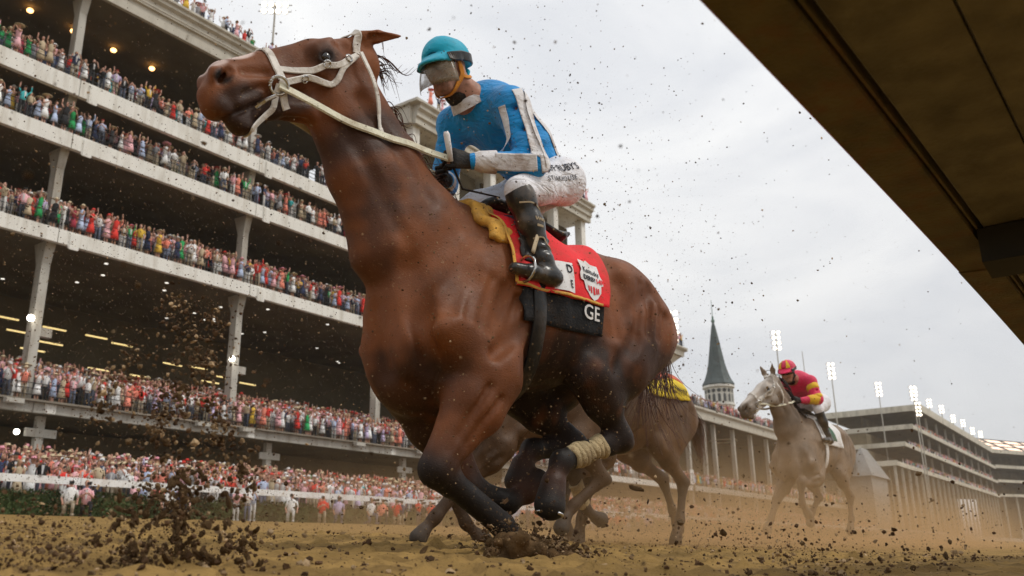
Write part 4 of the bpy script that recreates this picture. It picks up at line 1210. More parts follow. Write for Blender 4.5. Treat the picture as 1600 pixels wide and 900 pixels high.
# lower wing with a roof terrace, then the long terrace towards the spires
lw = thing('terrace_wing', 'lower grandstand wing with a crowded roof terrace behind the horse rump', 'building', (0, 52, 0))
mb = MB(); mb.prism([(0, 27.9), (.35, 27.9), (.35, 29.2), (-.5, 29.2), (-.5, 28.95), (-.1, 28.6)], 86.1, 119.2); mb.box((119.21, -.5, 28.7), (119.6, 15, 29.2)); mb.build('roof_cornice', m_corn, lw)
mb = MB(); mb.add([(86.1, .36, 28.0), (119.2, .36, 28.0), (119.2, 15, 28.9), (86.1, 15, 28.9), (86.1, 3.4, 25.2), (116.5, 3.4, 25.2), (116.5, 15, 25.2), (86.1, 15, 25.2)], [(0, 1, 5, 4), (1, 2, 6, 5), (2, 3, 7, 6), (3, 0, 4, 7), (0, 3, 2, 1), (4, 5, 6, 7)]); mb.build('soffit', m_conc, lw)
for z0, z1 in ((18.95, 19.85), (8.42, 9.1)):
    fascia_panels(lw, [86.1, 97, 108, 119], 0, z0, z1)
    mb = MB(); mb.box((86.1, .36, z0 + .2), (119, 15, z1 - .1)); mb.build('floor_slab', m_soffit, lw)
mb = MB(); mb.box((86.1, 14.6, -.5), (119, 14.9, 28)); mb.box((86.1, 7, -.5), (119, 7.2, 8.42)); mb.build('back_wall', m_wall, lw)
railing(lw, 86, 119, -.2, 29.2)
for x in (92, 103, 114):
    mb = MB(); mb.box((x - .3, 1.0, 9.1), (x + .3, 1.6, 25.2)); mb.build('column', m_steel, lw)
mb = MB(); mb.box((119.3, .3, 29.2), (119.5, .5, 31.5)); mb.build('roof_mast', m_dark, lw)
tr = thing('clubhouse_terrace', 'long two storey terrace with a white parapet below the spire', 'building', (0, 52, 0))
mb = MB(); mb.prism([(0, 19.2), (.35, 19.2), (.35, 20.9), (-.4, 20.9), (-.4, 20.6), (0, 20.3)], 119.7, 215); mb.build('parapet', m_corn, tr)
mb = MB(); mb.box((119.7, .36, 19.3), (215, 12, 20.5)); mb.build('floor_slab', m_soffit, tr)
fascia_panels(tr, [119.7, 135, 150, 165, 180, 195, 215], 0, 8.42, 9.2, m_steel); mb = MB(); mb.box((119.7, .36, 8.5), (215, 12, 9.0)); mb.build('floor_slab', m_soffit, tr)
mb = MB(); mb.box((119.7, 9.8, -.5), (215, 10.0, 19.3)); mb.build('back_wall', m_wall, tr)
sg = thing('notice_board', 'small white board with a dark number on the promenade behind the grey horse', 'sign', (118, 51.6, 9.25)); mb = MB(); mb.box((-.62, -.03, .0), (.62, .03, 2.0)); mb.build('panel', m_rail, sg)
sgc = bpy.data.curves.new('number', 'FONT'); sgc.body = '2'; sgc.size = 1.5; sgc.align_x = 'CENTER'; sgc.extrude = .01
sgo = bpy.data.objects.new('number', sgc); sgm = bpy.data.meshes.new_from_object(sgo); bpy.data.objects.remove(sgo); sgm.materials.append(m_railing); sgm.name = 'number'
o = link(bpy.data.objects.new('number', sgm), sg); o.location = (0, -.045, .5); o.rotation_euler = (R_(90), 0, 0)
railing(tr, 119.8, 215, .1, 20.9)
for x in (121, 127, 131, 139, 147, 155, 163, 175, 187, 199, 211):
    mb = MB(); mb.box((x - .3, .9, 3.0), (x + .3, 1.5, 19.2)); mb.build('column', m_steel, tr)
m_roofg = mat('grey_roofing', (0.27, 0.265, 0.255), rough=0.8, var=0.15, scale=0.6)
gb = thing('gabled_annex', 'grey hip roofed annex building seen beyond the grey horse', 'building', (0, 0, 0))
mb = MB(); mb.box((198, 46, 4), (212, 51, 15.0)); mb.build('wall', m_roofg, gb)
mb = MB(); mb.add([(197, 45.5, 15), (213, 45.5, 15), (213, 51.4, 15), (197, 51.4, 15), (202, 48.5, 21.5), (208, 48.5, 21.5)], [(0, 1, 5, 4), (1, 2, 5), (2, 3, 4, 5), (3, 0, 4), (0, 3, 2, 1)]); mb.build('roof', m_roofg, gb)

# spire over its arcaded drum
m_slate = mat('spire_slate', (0.075, 0.095, 0.095), rough=0.6, var=0.2, scale=1.2, bump=0.4, bscale=6)
m_lead = mat('weathered_copper', (0.12, 0.19, 0.16), rough=0.6, var=0.2)
m_arch = mat('arch_opening', (0.10, 0.11, 0.11), rough=0.7, var=0.2)
sp = thing('spire', 'slate spire with a needle finial on a white arcaded drum', 'spire', (152, 60, 0))
mb = MB(); mb.lathe([(3.05, 29.15), (3.12, 29.35), (2.55, 30.3), (2.0, 31.8), (1.62, 33.4), (1.22, 35.8), (0.80, 38.3), (0.42, 40.4), (0.20, 41.3)], 8); mb.build('roof', m_slate, sp)
mb = MB(); mb.lathe([(0.20, 41.25), (.34, 41.4), (.34, 41.7), (.16, 42.0), (.22, 42.3), (.07, 42.6), (.05, 45.6), (0.0, 45.7)], 10); mb.build('finial', m_lead, sp, True)
mb = MB(); mb.lathe([(2.55, 19.0), (2.55, 25.4), (2.75, 25.45), (2.75, 25.7), (2.45, 25.75), (2.45, 28.6), (2.9, 28.75), (2.9, 29.14), (0.2, 29.14)], 32); mb.build('drum', m_conc, sp)
for k in range(16):
    a = 2 * math.pi * k / 16; c, s_ = math.cos(a), math.sin(a); R0 = 2.46
    t = Vector((-s_, c, 0)); n = Vector((c, s_, 0)); P = []
    for x, z in [(-.26, 26.0), (.26, 26.0), (.26, 27.2)] + [(.26 * math.cos(q), 27.2 + .30 * math.sin(q)) for q in np.linspace(.5, 2.64, 5)] + [(-.26, 27.2)]:
        P.append(n * (R0 + .03) + t * x + Vector((0, 0, z)))
    mb = MB(); mb.add(P, [tuple(range(len(P)))]); mb.build('window', m_arch, sp)
    mb = MB(); ring_mb(mb, n * (R0 + .05) + Vector((0, 0, 28.05)), n, .30, .06, 12, 5); mb.add([n * (R0 + .035) + t * .28 * math.cos(q) + Vector((0, 0, 28.05 + .28 * math.sin(q))) for q in np.linspace(0, 5.5, 8)], [tuple(range(8))]); mb.build('round_window', m_arch, sp)
    mb = MB(); mb.prism([], 0, 0) if False else None
    P0 = n * (R0 + .08) + Vector((0, 0, 0)); tt = 2 * math.pi * (k + .5) / 16
    m2 = Vector((math.cos(tt), math.sin(tt), 0)) * (R0 + .10); mb.tube([m2 + Vector((0, 0, 25.8)), m2 + Vector((0, 0, 28.6))], .09, 6); mb.build('colonnette', m_conc, sp)

m_fcorn = mat('far_stone', (0.58, 0.54, 0.45), rough=0.85, var=0.1, scale=0.3, dirt=(0.20, 0.17, 0.12), dscale=1.0, damt=0.6, streak=(.6, .6, .15))
# ------------------------------------------------------------------ the far stand at the turn
fs = thing('far_grandstand', 'long cream grandstand with stacked decks at the far turn on the right', 'grandstand', (0, 52, 0))
FL = [(41.6, 43.3), (34.4, 35.6), (28.0, 29.1), (21.6, 22.8)]
for i, (z0, z1) in enumerate(FL):
    cuts = list(np.linspace(297 - i * 14, 459, 9))
    fascia_panels(fs, cuts, 0, z0, z1 + (.6 if i == 0 else 0), m_fcorn)
    mb = MB(); mb.box((297.5 - i * 14, .4, z0 + .3), (459, 30, z1 - .1)); mb.build('floor_slab' if i else 'roof_slab', m_soffit, fs)
    mb = MB(); mb.box((296.6 - i * 14, .0, z0), (297.0 - i * 14, 34, z1 + .2)); mb.build('end_fascia', m_fcorn, fs)
mb = MB(); mb.box((300, 18, 3), (459, 18.4, 41.6)); mb.build('back_wall', m_wall, fs)
mb = MB(); mb.box((298, 34.0, 3), (458, 34.5, 41.6)); mb.build('rear_wall', m_fcorn, fs)
mb = MB(); mb.box((262, 9, 22.9), (298, 34, 27.0)); mb.box((276, 12, 29.2), (298, 34, 33.5)); mb.build('end_block', m_soffit, fs)
for k in range(24):
    x = 257 + k * 8.7
    mb = MB(); mb.box((x - .32, 1.0, 3), (x + .32, 1.6, 21.7)); mb.build('column', m_steel, fs)
    if k > 5 and k % 2: 
        mb = MB(); mb.box((x - .3, 2.0, 22.8), (x + .3, 2.6, 41.7)); mb.build('column', m_steel, fs)
ang = R_(-24); ff = thing('end_grandstand', 'last grandstand past the far turn with an amber lit roof', 'grandstand', (459.6, 52, 0), ang)
for z0, z1 in ((41.8, 43.4), (35.0, 36.4), (28.6, 29.8), (22.2, 23.4)):
    fascia_panels(ff, [0, 40, 80, 120, 160], 0, z0, z1, m_fcorn); mb = MB(); mb.box((0, .4, z0 + .2), (160, 22, z1 - .1)); mb.build('floor_slab', m_soffit, ff)
mb = MB(); mb.box((.5, 12, 3), (160, 12.4, 42)); mb.build('back_wall', m_wall, ff)
for k in range(16):
    mb = MB(); mb.box((4 + k * 10, 1.0, 3), (4.7 + k * 10, 1.6, 22.2)); mb.build('column', m_steel, ff)
mb = MB(); mb.add([(0, 4, 43.45), (160, 4, 43.45), (160, 20, 52), (0, 20, 52), (0, 20, 43.5), (160, 20, 43.5)], [(0, 1, 2, 3), (0, 3, 4), (1, 5, 2), (3, 2, 5, 4)]); mb.build('roof', mat('dark_roof', (0.05, 0.048, 0.04)), ff)
e_amber = emit('amber_panel', (1.0, 0.50, 0.18), 1.1)
for k in range(9):
    for r in range(3):
        mb = MB(); y = 6 + r * 4.5; z = 43.45 + (y - 4) * 8.55 / 16 + .15; x = 8 + k * 16
        mb.add([(x, y, z), (x + 12, y, z), (x + 12, y + 3, z + 1.6), (x, y + 3, z + 1.6)], [(0, 1, 2, 3)]); mb.build('roof_light', e_amber, ff)

# ------------------------------------------------------------------ floodlights
e_flood = emit('floodlight', (1.0, 0.88, 0.70), 3.5)
mb = MB(); mb.lathe([(0, -.03), (.30, -.03), (.34, .10), (.18, .38), (0, .42)], 12); housing = mb.mesh('lamp_housing', m_steel, True)
mb = MB(); mb.ball((0, 0, 0), (.30, .30, .10), 12, 6); glow = mb.mesh('lamp_glow', e_flood)
def flood(x, y, z0, z1, label, rows=3, cols=2, sc=1.0, aim=(-.75, -.6, -.45)):
    t = thing('floodlight_mast', label, 'floodlight', (x, y, z0), 0, 'floodlights above the grandstands')
    mb = MB(); mb.tube([(0, 0, 0), (0, 0, z1 - z0)], [.22 * sc, .12 * sc], 8); mb.build('mast', m_steel, t)
    a = Vector(aim).normalized(); q = a.to_track_quat('-Z', 'Y').to_euler(); sdv = a.cross(Vector((0, 0, 1))).normalized()
    for r in range(rows):
        mb = MB(); z = z1 - z0 - .2 - r * 1.15 * sc; p = Vector((0, 0, z)); mb.tube([p - sdv * cols * .62 * sc, p + sdv * cols * .62 * sc], .07 * sc, 6); mb.build('crossarm', m_steel, t)
        for c in range(cols):
            pp = p + sdv * (c - (cols - 1) / 2) * 1.05 * sc + a * .3 * sc
            for me, nm in ((housing, 'lamp_housing'), (glow, 'lamp_glow')):
                o = link(bpy.data.objects.new(nm, me), t); o.location = pp + (a * .05 if nm == 'lamp_glow' else Vector()); o.rotation_euler = q; o.scale = (1.35 * sc,) * 3
flood(45.2, 58, 38.6, 49.8, 'bright floodlight cluster rising over the roof above the horse forehead', 2, 4, 0.62)
for x, y, z, lb in ((126.7, 58, 37.6, 'bright bank of floodlights on the terrace beside the horse rump'),):
    flood(x, y, 28, z, lb, 5, 4, 1.0)
for x, z, lb in ((181.8, 45.2, 'floodlight mast left of the second jockey, taller than its neighbours'), (222.5, 45.0, 'floodlight mast just right of the jockey in pink'), (272.1, 47.4, 'floodlight mast left of the far grandstand roof')):
    flood(x, 58, 3, z, lb, 4, 2, 1.0)
t = thing('flagpole', 'thin bare pole beside the second jockey helmet', 'pole', (200, 58, 3)); mb = MB(); mb.tube([(0, 0, 0), (0, 0, 41)], [.2, .08], 8); mb.build('shaft', m_steel, t)
for k, (x, z, h_) in enumerate(((268, 35.7, 44.5), (283, 35.7, 42.0))):
    flood(x, 48 + 2 * k, 3, h_, ('floodlight mast standing before the end wall of the far grandstand', 'shorter floodlight mast in front of the far grandstand decks')[k], 4, 2, 1.0)
for k in range(7):
    flood(304 + k * 23, 54, 44.0, 50.0 - (k % 2) * .8, ('roof floodlight above the near corner of the far grandstand' if k == 0 else ['', 'second', 'third', 'fourth', 'fifth', 'sixth'][k] + ' roof floodlight from the near end of the far grandstand eaves' if k < 6 else 'last roof floodlight at the far end of the cream grandstand'), 3, 2, 0.95)

# ------------------------------------------------------------------ spectators
def objcol_mat(name):
    m = bpy.data.materials.new(name); m.use_nodes = True
    N = m.node_tree.nodes; b = N['Principled BSDF']; b.inputs['Roughness'].default_value = 0.85; b.inputs['Specular IOR Level'].default_value = 0.1
    i = N.new('ShaderNodeObjectInfo'); m.node_tree.links.new(i.outputs['Color'], b.inputs['Base Color'])
    return m
def attr_mat(name):
    m = bpy.data.materials.new(name); m.use_nodes = True
    N = m.node_tree.nodes; b = N['Principled BSDF']; b.inputs['Roughness'].default_value = 0.85; b.inputs['Specular IOR Level'].default_value = 0.1
    i = N.new('ShaderNodeAttribute'); i.attribute_name = 'tint'; m.node_tree.links.new(i.outputs['Color'], b.inputs['Base Color'])
    return m
plain = lambda n, c, r=0.8: mat(n, c, rough=r, var=0.08)
m_cloth_o = objcol_mat('outfit_cloth'); m_crowd = attr_mat('crowd_cloth')
SKIN = [(0.55, 0.30, 0.22), (0.62, 0.36, 0.27), (0.22, 0.115, 0.07), (0.48, 0.26, 0.17)]
HAIR = [(0.03, 0.02, 0.015), (0.09, 0.05, 0.025), (0.30, 0.20, 0.09), (0.015, 0.012, 0.012)]
PANT = [(0.05, 0.055, 0.075), (0.35, 0.29, 0.21), (0.55, 0.54, 0.52), (0.02, 0.02, 0.022), (0.12, 0.14, 0.20)]
HATS = {'straw': (0.58, 0.47, 0.30), 'white': (0.72, 0.71, 0.69), 'pink': (0.70, 0.30, 0.36), 'black': (0.02, 0.02, 0.02), 'red': (0.60, 0.05, 0.04)}
CL = {'white': ((0.74, 0.73, 0.72), 17), 'pale blue': ((0.42, 0.50, 0.68), 9), 'pink': ((0.72, 0.40, 0.43), 14), 'red': ((0.62, 0.045, 0.035), 9), 'coral': ((0.74, 0.24, 0.17), 8), 'black': ((0.018, 0.018, 0.02), 9),
      'navy': ((0.03, 0.04, 0.09), 8), 'tan': ((0.46, 0.37, 0.25), 9), 'green': ((0.03, 0.32, 0.10), 4), 'yellow': ((0.70, 0.45, 0.06), 3), 'teal': ((0.05, 0.38, 0.40), 2), 'lilac': ((0.50, 0.42, 0.60), 4), 'grey': ((0.25, 0.25, 0.26), 4), 'burgundy': ((0.28, 0.03, 0.05), 3)}
CL = {k: (tuple(min(.85, x * 1.15 + .01) for x in c), w_) for k, (c, w_) in CL.items()}
CLN = list(CL); CLW = [CL[c][1] for c in CLN]

class Fig:
    """low figure in body order: parts list of (verts, faces, slot) ; slots 0 outfit 1 lower 2 skin 3 hair/hat 4 shirt front"""
    def __init__(s): s.b = MB()
    def slot(s, m): s.b.m = m; return s.b
def loft(b, rings, n=8):
    V = []; F = []
    for (cx, cy, cz, rx, ry) in rings:
        for k in range(n):
            t = 2 * math.pi * k / n; V.append((cx + rx * math.cos(t), cy + ry * math.sin(t), cz))
    for i in range(len(rings) - 1):
        for k in range(n):
            a, c = i * n + k, i * n + (k + 1) % n; F.append((a, c, c + n, a + n))
    F.append(tuple(range(n))[::-1]); F.append(tuple(range((len(rings) - 1) * n, len(rings) * n)))
    b.add(V, F)
def figure(r, dress=False, arms='down', hat=None, pose='stand'):
    """a spectator facing -Y, feet at the origin"""
    f = Fig(); b = f.b; ln = r.uniform(-.05, .05)
    if pose == 'kneel':
        b.m = 1
        b.tube([(-.10, .25, .08), (-.11, .0, .12), (-.11, -.06, .14)], [.06, .07, .075], 6); b.tube([(-.10, .05, .48), (-.11, -.08, .16)], [.10, .075], 6)
        b.tube([(.10, .05, .48), (.12, -.32, .46)], [.10, .075], 6); b.tube([(.12, -.32, .46), (.12, -.30, .08)], [.07, .05], 6); b.box((.07, -.44, 0), (.17, -.24, .08)); b.box((-.16, .2, 0), (-.06, .34, .1))
        z0 = .46
    elif dress:
        b.m = 0; loft(b, [(0, 0, .42, .25, .22), (0, 0, .70, .20, .17), (0, 0, .98, .15, .11)], 8)
        b.m = 2; b.tube([(-.07, 0, .0), (-.07, 0, .45)], [.04, .055], 5); b.tube([(.07, 0, .0), (.07, 0, .45)], [.04, .055], 5)
        z0 = .96
    else:
        b.m = 1; b.tube([(-.10, 0, .05), (-.10, .01, .50), (-.08, 0, .95)], [.055, .07, .095], 6); b.tube([(.10, 0, .05), (.10, .01, .50), (.08, 0, .95)], [.055, .07, .095], 6)
        b.box((-.15, -.16, 0), (-.05, .08, .08)); b.box((.05, -.16, 0), (.15, .08, .08))
        z0 = .92
    w = .15 if dress else .17
    b.m = 0; loft(b, [(0, 0, z0 - .03, w * .95, .11), (ln * .3, 0, z0 + .22, w * .95, .11), (ln, 0, z0 + .44, w * 1.18, .115), (ln, 0, z0 + .52, w * .75, .085), (ln, 0, z0 + .56, .06, .055)], 8)
    sh = z0 + .47
    if not dress and r.random() < .5:
        b.m = 4; b.add([(ln - .05, -.118, sh + .03), (ln + .05, -.118, sh + .03), (ln + .02, -.122, z0 + .15), (ln - .02, -.122, z0 + .15)], [(0, 3, 2, 1)])
    for sx in (-1, 1):
        a = arms if arms != 'mix' else r.choice(['down', 'phone', 'clap', 'up'])
        s0 = (ln + sx * w * 1.15, 0, sh - .01)
        if a == 'down': e, h = (ln + sx * (w + .10), .03, sh - .28), (ln + sx * (w + .06), -.10, sh - .50)
        elif a == 'clap': e, h = (ln + sx * (w + .08), -.08, sh - .26), (ln + sx * .04, -.30, sh - .12)
        elif a == 'phone': e, h = (ln + sx * (w + .06), -.20, sh - .18), (ln + sx * .06, -.30, sh + .10)
        else: e, h = (ln + sx * (w + .14), -.05, sh + .16), (ln + sx * (w + .12), -.08, sh + .44)
        b.m = 2 if dress else 0
        b.tube([s0, e], [.052, .042], 6); b.m = 2 if (dress or r.random() < .5) else 0; b.tube([e, h], [.040, .030], 6); b.m = 2; b.ball(h, .045, 6, 4)
    b.m = 2; hz = z0 + .72; b.tube([(ln, 0, z0 + .53), (ln, -.01, hz - .05)], [.052, .05], 6); b.ball((ln, -.015, hz), (.078, .095, .115), 10, 8)
    b.ball((ln, -.115, hz - .015), (.016, .022, .025), 5, 4)
    b.m = 3
    if hat is None:
        b.ball((ln, .018, hz + .028), (.088, .098, .108), 9, 6)
        if dress: loft(b, [(ln, .06, hz - .22, .09, .05), (ln, .05, hz, .10, .07), (ln, .03, hz + .06, .07, .07)], 7)
    elif hat == 'cap':
        b.ball((ln, 0.01, hz + .05), (.092, .105, .09), 9, 5); b.box((ln - .06, -.20, hz + .03), (ln + .06, -.08, hz + .045))
    else:
        R0 = .17 if hat == 'brim' else .27; t = r.uniform(-.05, .05)
        loft(b, [(ln, .01, hz + .045, .10, .105), (ln, .01, hz + .052 + t * .2, R0, R0), (ln, .01, hz + .065 + t * .2, R0, R0), (ln, .01, hz + .075, .095, .10), (ln, .01, hz + .16, .080, .088)], 10)
    return b
rc = random.Random(21)
VAR = []
for dress in (False, True):
    for arms in ('down', 'clap', 'phone', 'up', 'mix'):
        for hat in ((None, None, 'cap', 'brim') if not dress else (None, None, 'wide', 'brim')):
            VAR.append((dress, arms, hat, figure(rc, dress, arms, hat)))
KN = [(False, a, h, figure(rc, False, a, h, 'kneel')) for a in ('phone', 'down', 'clap') for h in (None, 'cap')]
smats = [mat('skin_%s' % n, c, rough=0.6, var=0.05) for n, c in zip(('fair', 'rosy', 'deep', 'olive'), SKIN)]
meshes = {}
def figure_mesh(vi, sk, pn, hc, hatn, kneel=False):
    key = (vi, sk, pn, hc, hatn, kneel)
    if key not in meshes:
        b = (KN if kneel else VAR)[vi][3]
        for nm, c in (('trousers%d' % pn, PANT[pn]), ('hair%d' % hc, HAIR[hc]), ('shirt_front', (0.72, 0.71, 0.7))):
            if nm not in bpy.data.materials: mat(nm, c, rough=0.8, var=0.08)
        if hatn and 'hat_' + hatn not in bpy.data.materials: mat('hat_' + hatn, HATS[hatn], rough=0.8, var=0.08)
        meshes[key] = b.mesh('person', [m_cloth_o, bpy.data.materials['trousers%d' % pn], smats[sk], bpy.data.materials['hat_' + hatn] if hatn else bpy.data.materials['hair%d' % hc], bpy.data.materials['shirt_front']], True)
    return meshes[key]
people = []   # x, y, z, zone, bay
def bay_words(x):
    k = sum(1 for b in BX if b < x)
    return {0: 'left of first column', 1: 'left of first column', 2: 'left of first column', 3: 'right of first column', 4: 'right of second column', 5: 'right of third column', 6: 'behind lead horse'}.get(k, 'past the pavilion')
def fill(zone, x0, x1, y0, z0, rows, dx, dy, dz, dens=0.93, jit=.2):
    for r in range(rows):
        x = x0 + rc.random() * dx
        while x < x1:
            if rc.random() < dens:
                people.append((x + rc.uniform(-jit, jit), y0 + r * dy + rc.uniform(-.1, .1), z0 + r * dz + rc.uniform(-.03, .03), zone, r))
            x += dx * rc.uniform(.85, 1.2)
fill('lowest promenade', 19, 78, 52.42, 9.10, 8, .50, .70, .24)
fill('first balcony', 18, 60, 52.42, 19.85, 5, .52, .75, .26, .92)
fill('second balcony', 16, 60, 52.42, 26.38, 3, .56, .75, .2, .86)
fill('top balcony', 15, 58, 52.42, 30.28, 3, .58, .75, .2, .84)
fill('roof edge', 24, 53, 52.0, 39.1, 2, .72, .6, 0, .75)
fill('pavilion roof', 55, 85, 47.7, 40.0, 1, .9, .6, 0, .7)
fill('terrace roof', 87, 119, 52.0, 29.2, 3, .7, .9, .2, .85)
fill('long terrace', 120, 205, 52.4, 20.9, 3, .75, .9, .2, .9)
fill('terrace promenade', 78, 205, 52.5, 9.2, 4, .7, .8, .12, .9)
fill('ground behind the rail', 15, 160, 37.6, 2.35, 13, .60, .92, .15, .94)
fill('far stand', 298, 455, 53.2, 35.6, 2, 1.0, 1.0, .3, .8); fill('far stand', 284, 455, 53.2, 29.1, 2, 1.0, 1.0, .3, .8); fill('far stand', 272, 455, 53.2, 22.8, 2, 1.0, 1.0, .3, .8)
cmat = _RM          # world axes in camera axes
def to_px(p):
    c = _RM.T @ np.array(p, float)
    return 800 + 1363 * c[0] / -c[2], 450 - 1363 * c[1] / -c[2], -c[2]
import itertools
def near_hero(u, v):
    P = [(295, 100), (480, 55), (600, 150), (650, 60), (750, 60), (880, 230), (900, 400), (1040, 500), (1040, 640), (960, 700), (830, 860), (770, 850), (650, 750), (560, 430), (510, 230), (380, 210), (295, 150)]
    ins = False
    for (a, b), (c, d) in zip(P, P[1:] + P[:1]):
        if (b > v) != (d > v) and u < (c - a) * (v - b) / (d - b) + a: ins = not ins
    return ins
cand = []
for i, p in enumerate(people):
    u, v, d = to_px((p[0], p[1], p[2] + 1.3))
    vis = -5 < u < 1605 and -5 < v < 905 and not near_hero(u, v)
    hidden_rows = p[4] if p[3] != 'ground behind the rail' else p[4] * .5
    cand.append(((d + hidden_rows * 14) if vis else 9e9, i))
cand.sort()
solo = {i for s_, i in cand[:300]}
def dress_up(p):
    r = rc; low = p[3] in ('ground behind the rail', 'lowest promenade')
    ci = r.choices(CLN, [w_ * (2.0 if low and c in ('white', 'pink', 'red', 'coral') else .4 if low and c in ('green', 'teal', 'yellow', 'navy') else 1) for c, w_ in zip(CLN, CLW)])[0]; k = r.randrange(len(VAR)); dress, arms, hat, b = VAR[k]
    hatn = None
    if hat == 'cap': hatn = r.choice(['white', 'red', 'black', 'white'])
    elif hat: hatn = r.choice(['straw', 'white', 'pink', 'straw', 'red']) if dress else r.choice(['straw', 'straw', 'white', 'black'])
    return ci, k, hatn, r.choices(range(4), (5, 5, 1.2, 3))[0], r.randrange(5), r.randrange(4)
crowdV = []; crowdF = []; crowdC = []; off = 0
used = {}
for i, p in enumerate(people):
    ci, k, hatn, sk, pn, hc = dress_up(p)
    dress, arms, hat, b = VAR[k]
    s = rc.uniform(.86, 1.08) * (1.12 if 52.1 < p[1] < 56.5 and p[0] < 90 else 1.05); rz = rc.gauss(-0.35, .5)
    if i in solo:
        sk2, pn2, hc2 = sk, pn, hc
        o = bpy.data.objects.new('person', figure_mesh(k, sk, pn, hc if not hatn else 0, hatn)); COL.objects.link(o)
        o.location = p[:3]; o.rotation_euler = (0, 0, rz); o.scale = (s,) * 3
        c = CL[ci][0]; j = rc.uniform(.85, 1.12); o.color = (min(1, c[0] * j), min(1, c[1] * j), min(1, c[2] * j), 1)
        garm = 'dress' if dress else rc.choice(['shirt', 'jacket'])
        if len(p[3].split()) > 1 and hat == 'brim': pass
        ht = '' if not hatn else (', %s %s' if True else '') % (hatn, 'cap' if hat == 'cap' else 'hat') if True else (' and %s %s' % (hatn, 'cap' if hat == 'cap' else ('wide hat' if hat == 'wide' else 'brimmed hat')))
        act = {'down': '', 'clap': ', clapping', 'phone': ', phone raised', 'up': ', arms raised', 'mix': ', waving'}[arms]
        zn = {'ground behind the rail': 'behind white rail'}.get(p[3], 'on ' + p[3])
        lb = 'spectator in %s %s%s%s %s %s' % (ci, garm, ht, act, zn, bay_words(p[0]))
        lb = lb.replace('with both arms raised', 'arms raised') if len(lb.split()) > 16 else lb
        lb = lb.replace('holding up a phone', 'with phone') if len(lb.split()) > 16 else lb
        lb = lb.replace('between the ', 'between ') if len(lb.split()) > 16 else lb
        tag(o, lb, 'spectator', 'spectators ' + zn)
        continue
    tint = [CL[ci][0], PANT[pn], SKIN[sk], HATS[hatn] if hatn else HAIR[hc], (0.72, 0.71, 0.7)]
    if tint and rc.random() < .0: pass
    V = np.array(b.V); cs, sn = math.cos(rz) * s, math.sin(rz) * s
    W = np.stack([V[:, 0] * cs - V[:, 1] * sn + p[0], V[:, 0] * sn + V[:, 1] * cs + p[1], V[:, 2] * s + p[2]], 1)
    crowdV.append(W); cc = np.zeros((len(V), 3))
    for f, m_ in zip(b.F, b.M):
        cc[list(f)] = tint[m_]
    crowdC.append(cc)
    crowdF += [tuple(x + off for x in f) for f in b.F]; off += len(V)
me = bpy.data.meshes.new('crowd'); me.from_pydata(np.concatenate(crowdV).tolist(), [], crowdF); me.materials.append(m_crowd)
col_attr(me, 'tint', np.concatenate(crowdC)); me.polygons.foreach_set('use_smooth', np.ones(len(me.polygons), bool))
tag(link(bpy.data.objects.new('crowd', me)), 'mass of spectators filling the back rows and the distant stands', 'crowd', kind='stuff')

# photographers low along the outer edge of the track
ph_x = [(19.2, 1, 'white'), (19.9, 1, 'pink'), (23.6, 1, 'white'), (24.4, 1, 'navy'), (27.4, 0, 'pink'), (28.0, 0, 'white'), (28.5, 0, 'pale blue'), (30.6, 1, 'white'), (33.0, 1, 'red'), (34.2, 1, 'lilac'), (36.6, 1, 'white'), (38.6, 1, 'red'), (41.0, 1, 'black'), (44.2, 0, 'white'), (45.0, 1, 'tan'), (46.2, 1, 'pink'), (47.2, 1, 'pink'), (48.4, 1, 'white'), (49.4, 1, 'lilac'), (50.6, 0, 'pale blue'), (53, 0, 'red'), (54.4, 1, 'white'), (57, 0, 'coral'), (59, 1, 'white'), (62, 0, 'pink'), (65, 1, 'red')]
for i in range(26):
    ph_x.append((37.5 + i * 1.35 + rc.uniform(-.4, .4), int(rc.random() < .7), rc.choice(['white', 'pink', 'red', 'pale blue', 'lilac', 'coral', 'tan', 'navy'])))
ph_x.sort()
for x, kn, ci in ph_x:
    k = rc.randrange(len(KN)) if kn else rc.choice([i for i, v in enumerate(VAR) if not v[0] and v[1] in ('phone', 'clap') and v[2] != 'brim'])
    v = (KN if kn else VAR)[k]; hatn = 'white' if v[2] == 'cap' else None
    pn = rc.randrange(5)
    o = bpy.data.objects.new('person', figure_mesh(k, rc.choice([0, 1, 3]), pn, rc.randrange(4) if not hatn else 0, hatn, bool(kn))); COL.objects.link(o)
    y = 35.3 + rc.uniform(-.3, .2); o.location = (x, y, ground_z(y) - .01); o.rotation_euler = (0, 0, rc.gauss(-.4, .3)); c = CL[ci][0]; o.color = c + (1,)
    o.scale = ((1.12 if kn else .88),) * 3
    n = sum(1 for q in ph_x if q[2] == ci and q[1] == kn and q[0] < x)
    tag(o, 'photographer in %s top %s by the hedge, %s such in %s from left' % (ci, 'kneeling' if kn else 'standing', ['first', 'second', 'third', 'fourth', 'fifth', 'sixth', 'seventh', 'eighth', 'ninth', 'tenth', 'eleventh', 'twelfth', 'thirteenth'][min(n, 12)], ci), 'photographer', 'photographers along the hedge')
    cm = MB(); cm.tube([(0, -.28, 0), (0, -.55, 0)], [.045, .055], 8); cm.box((-.07, -.30, -.055), (.07, -.2, .055))
    ca = cm.build('camera_body', m_railing, o); ca.location = (0, 0, 1.16 if kn else 1.62)

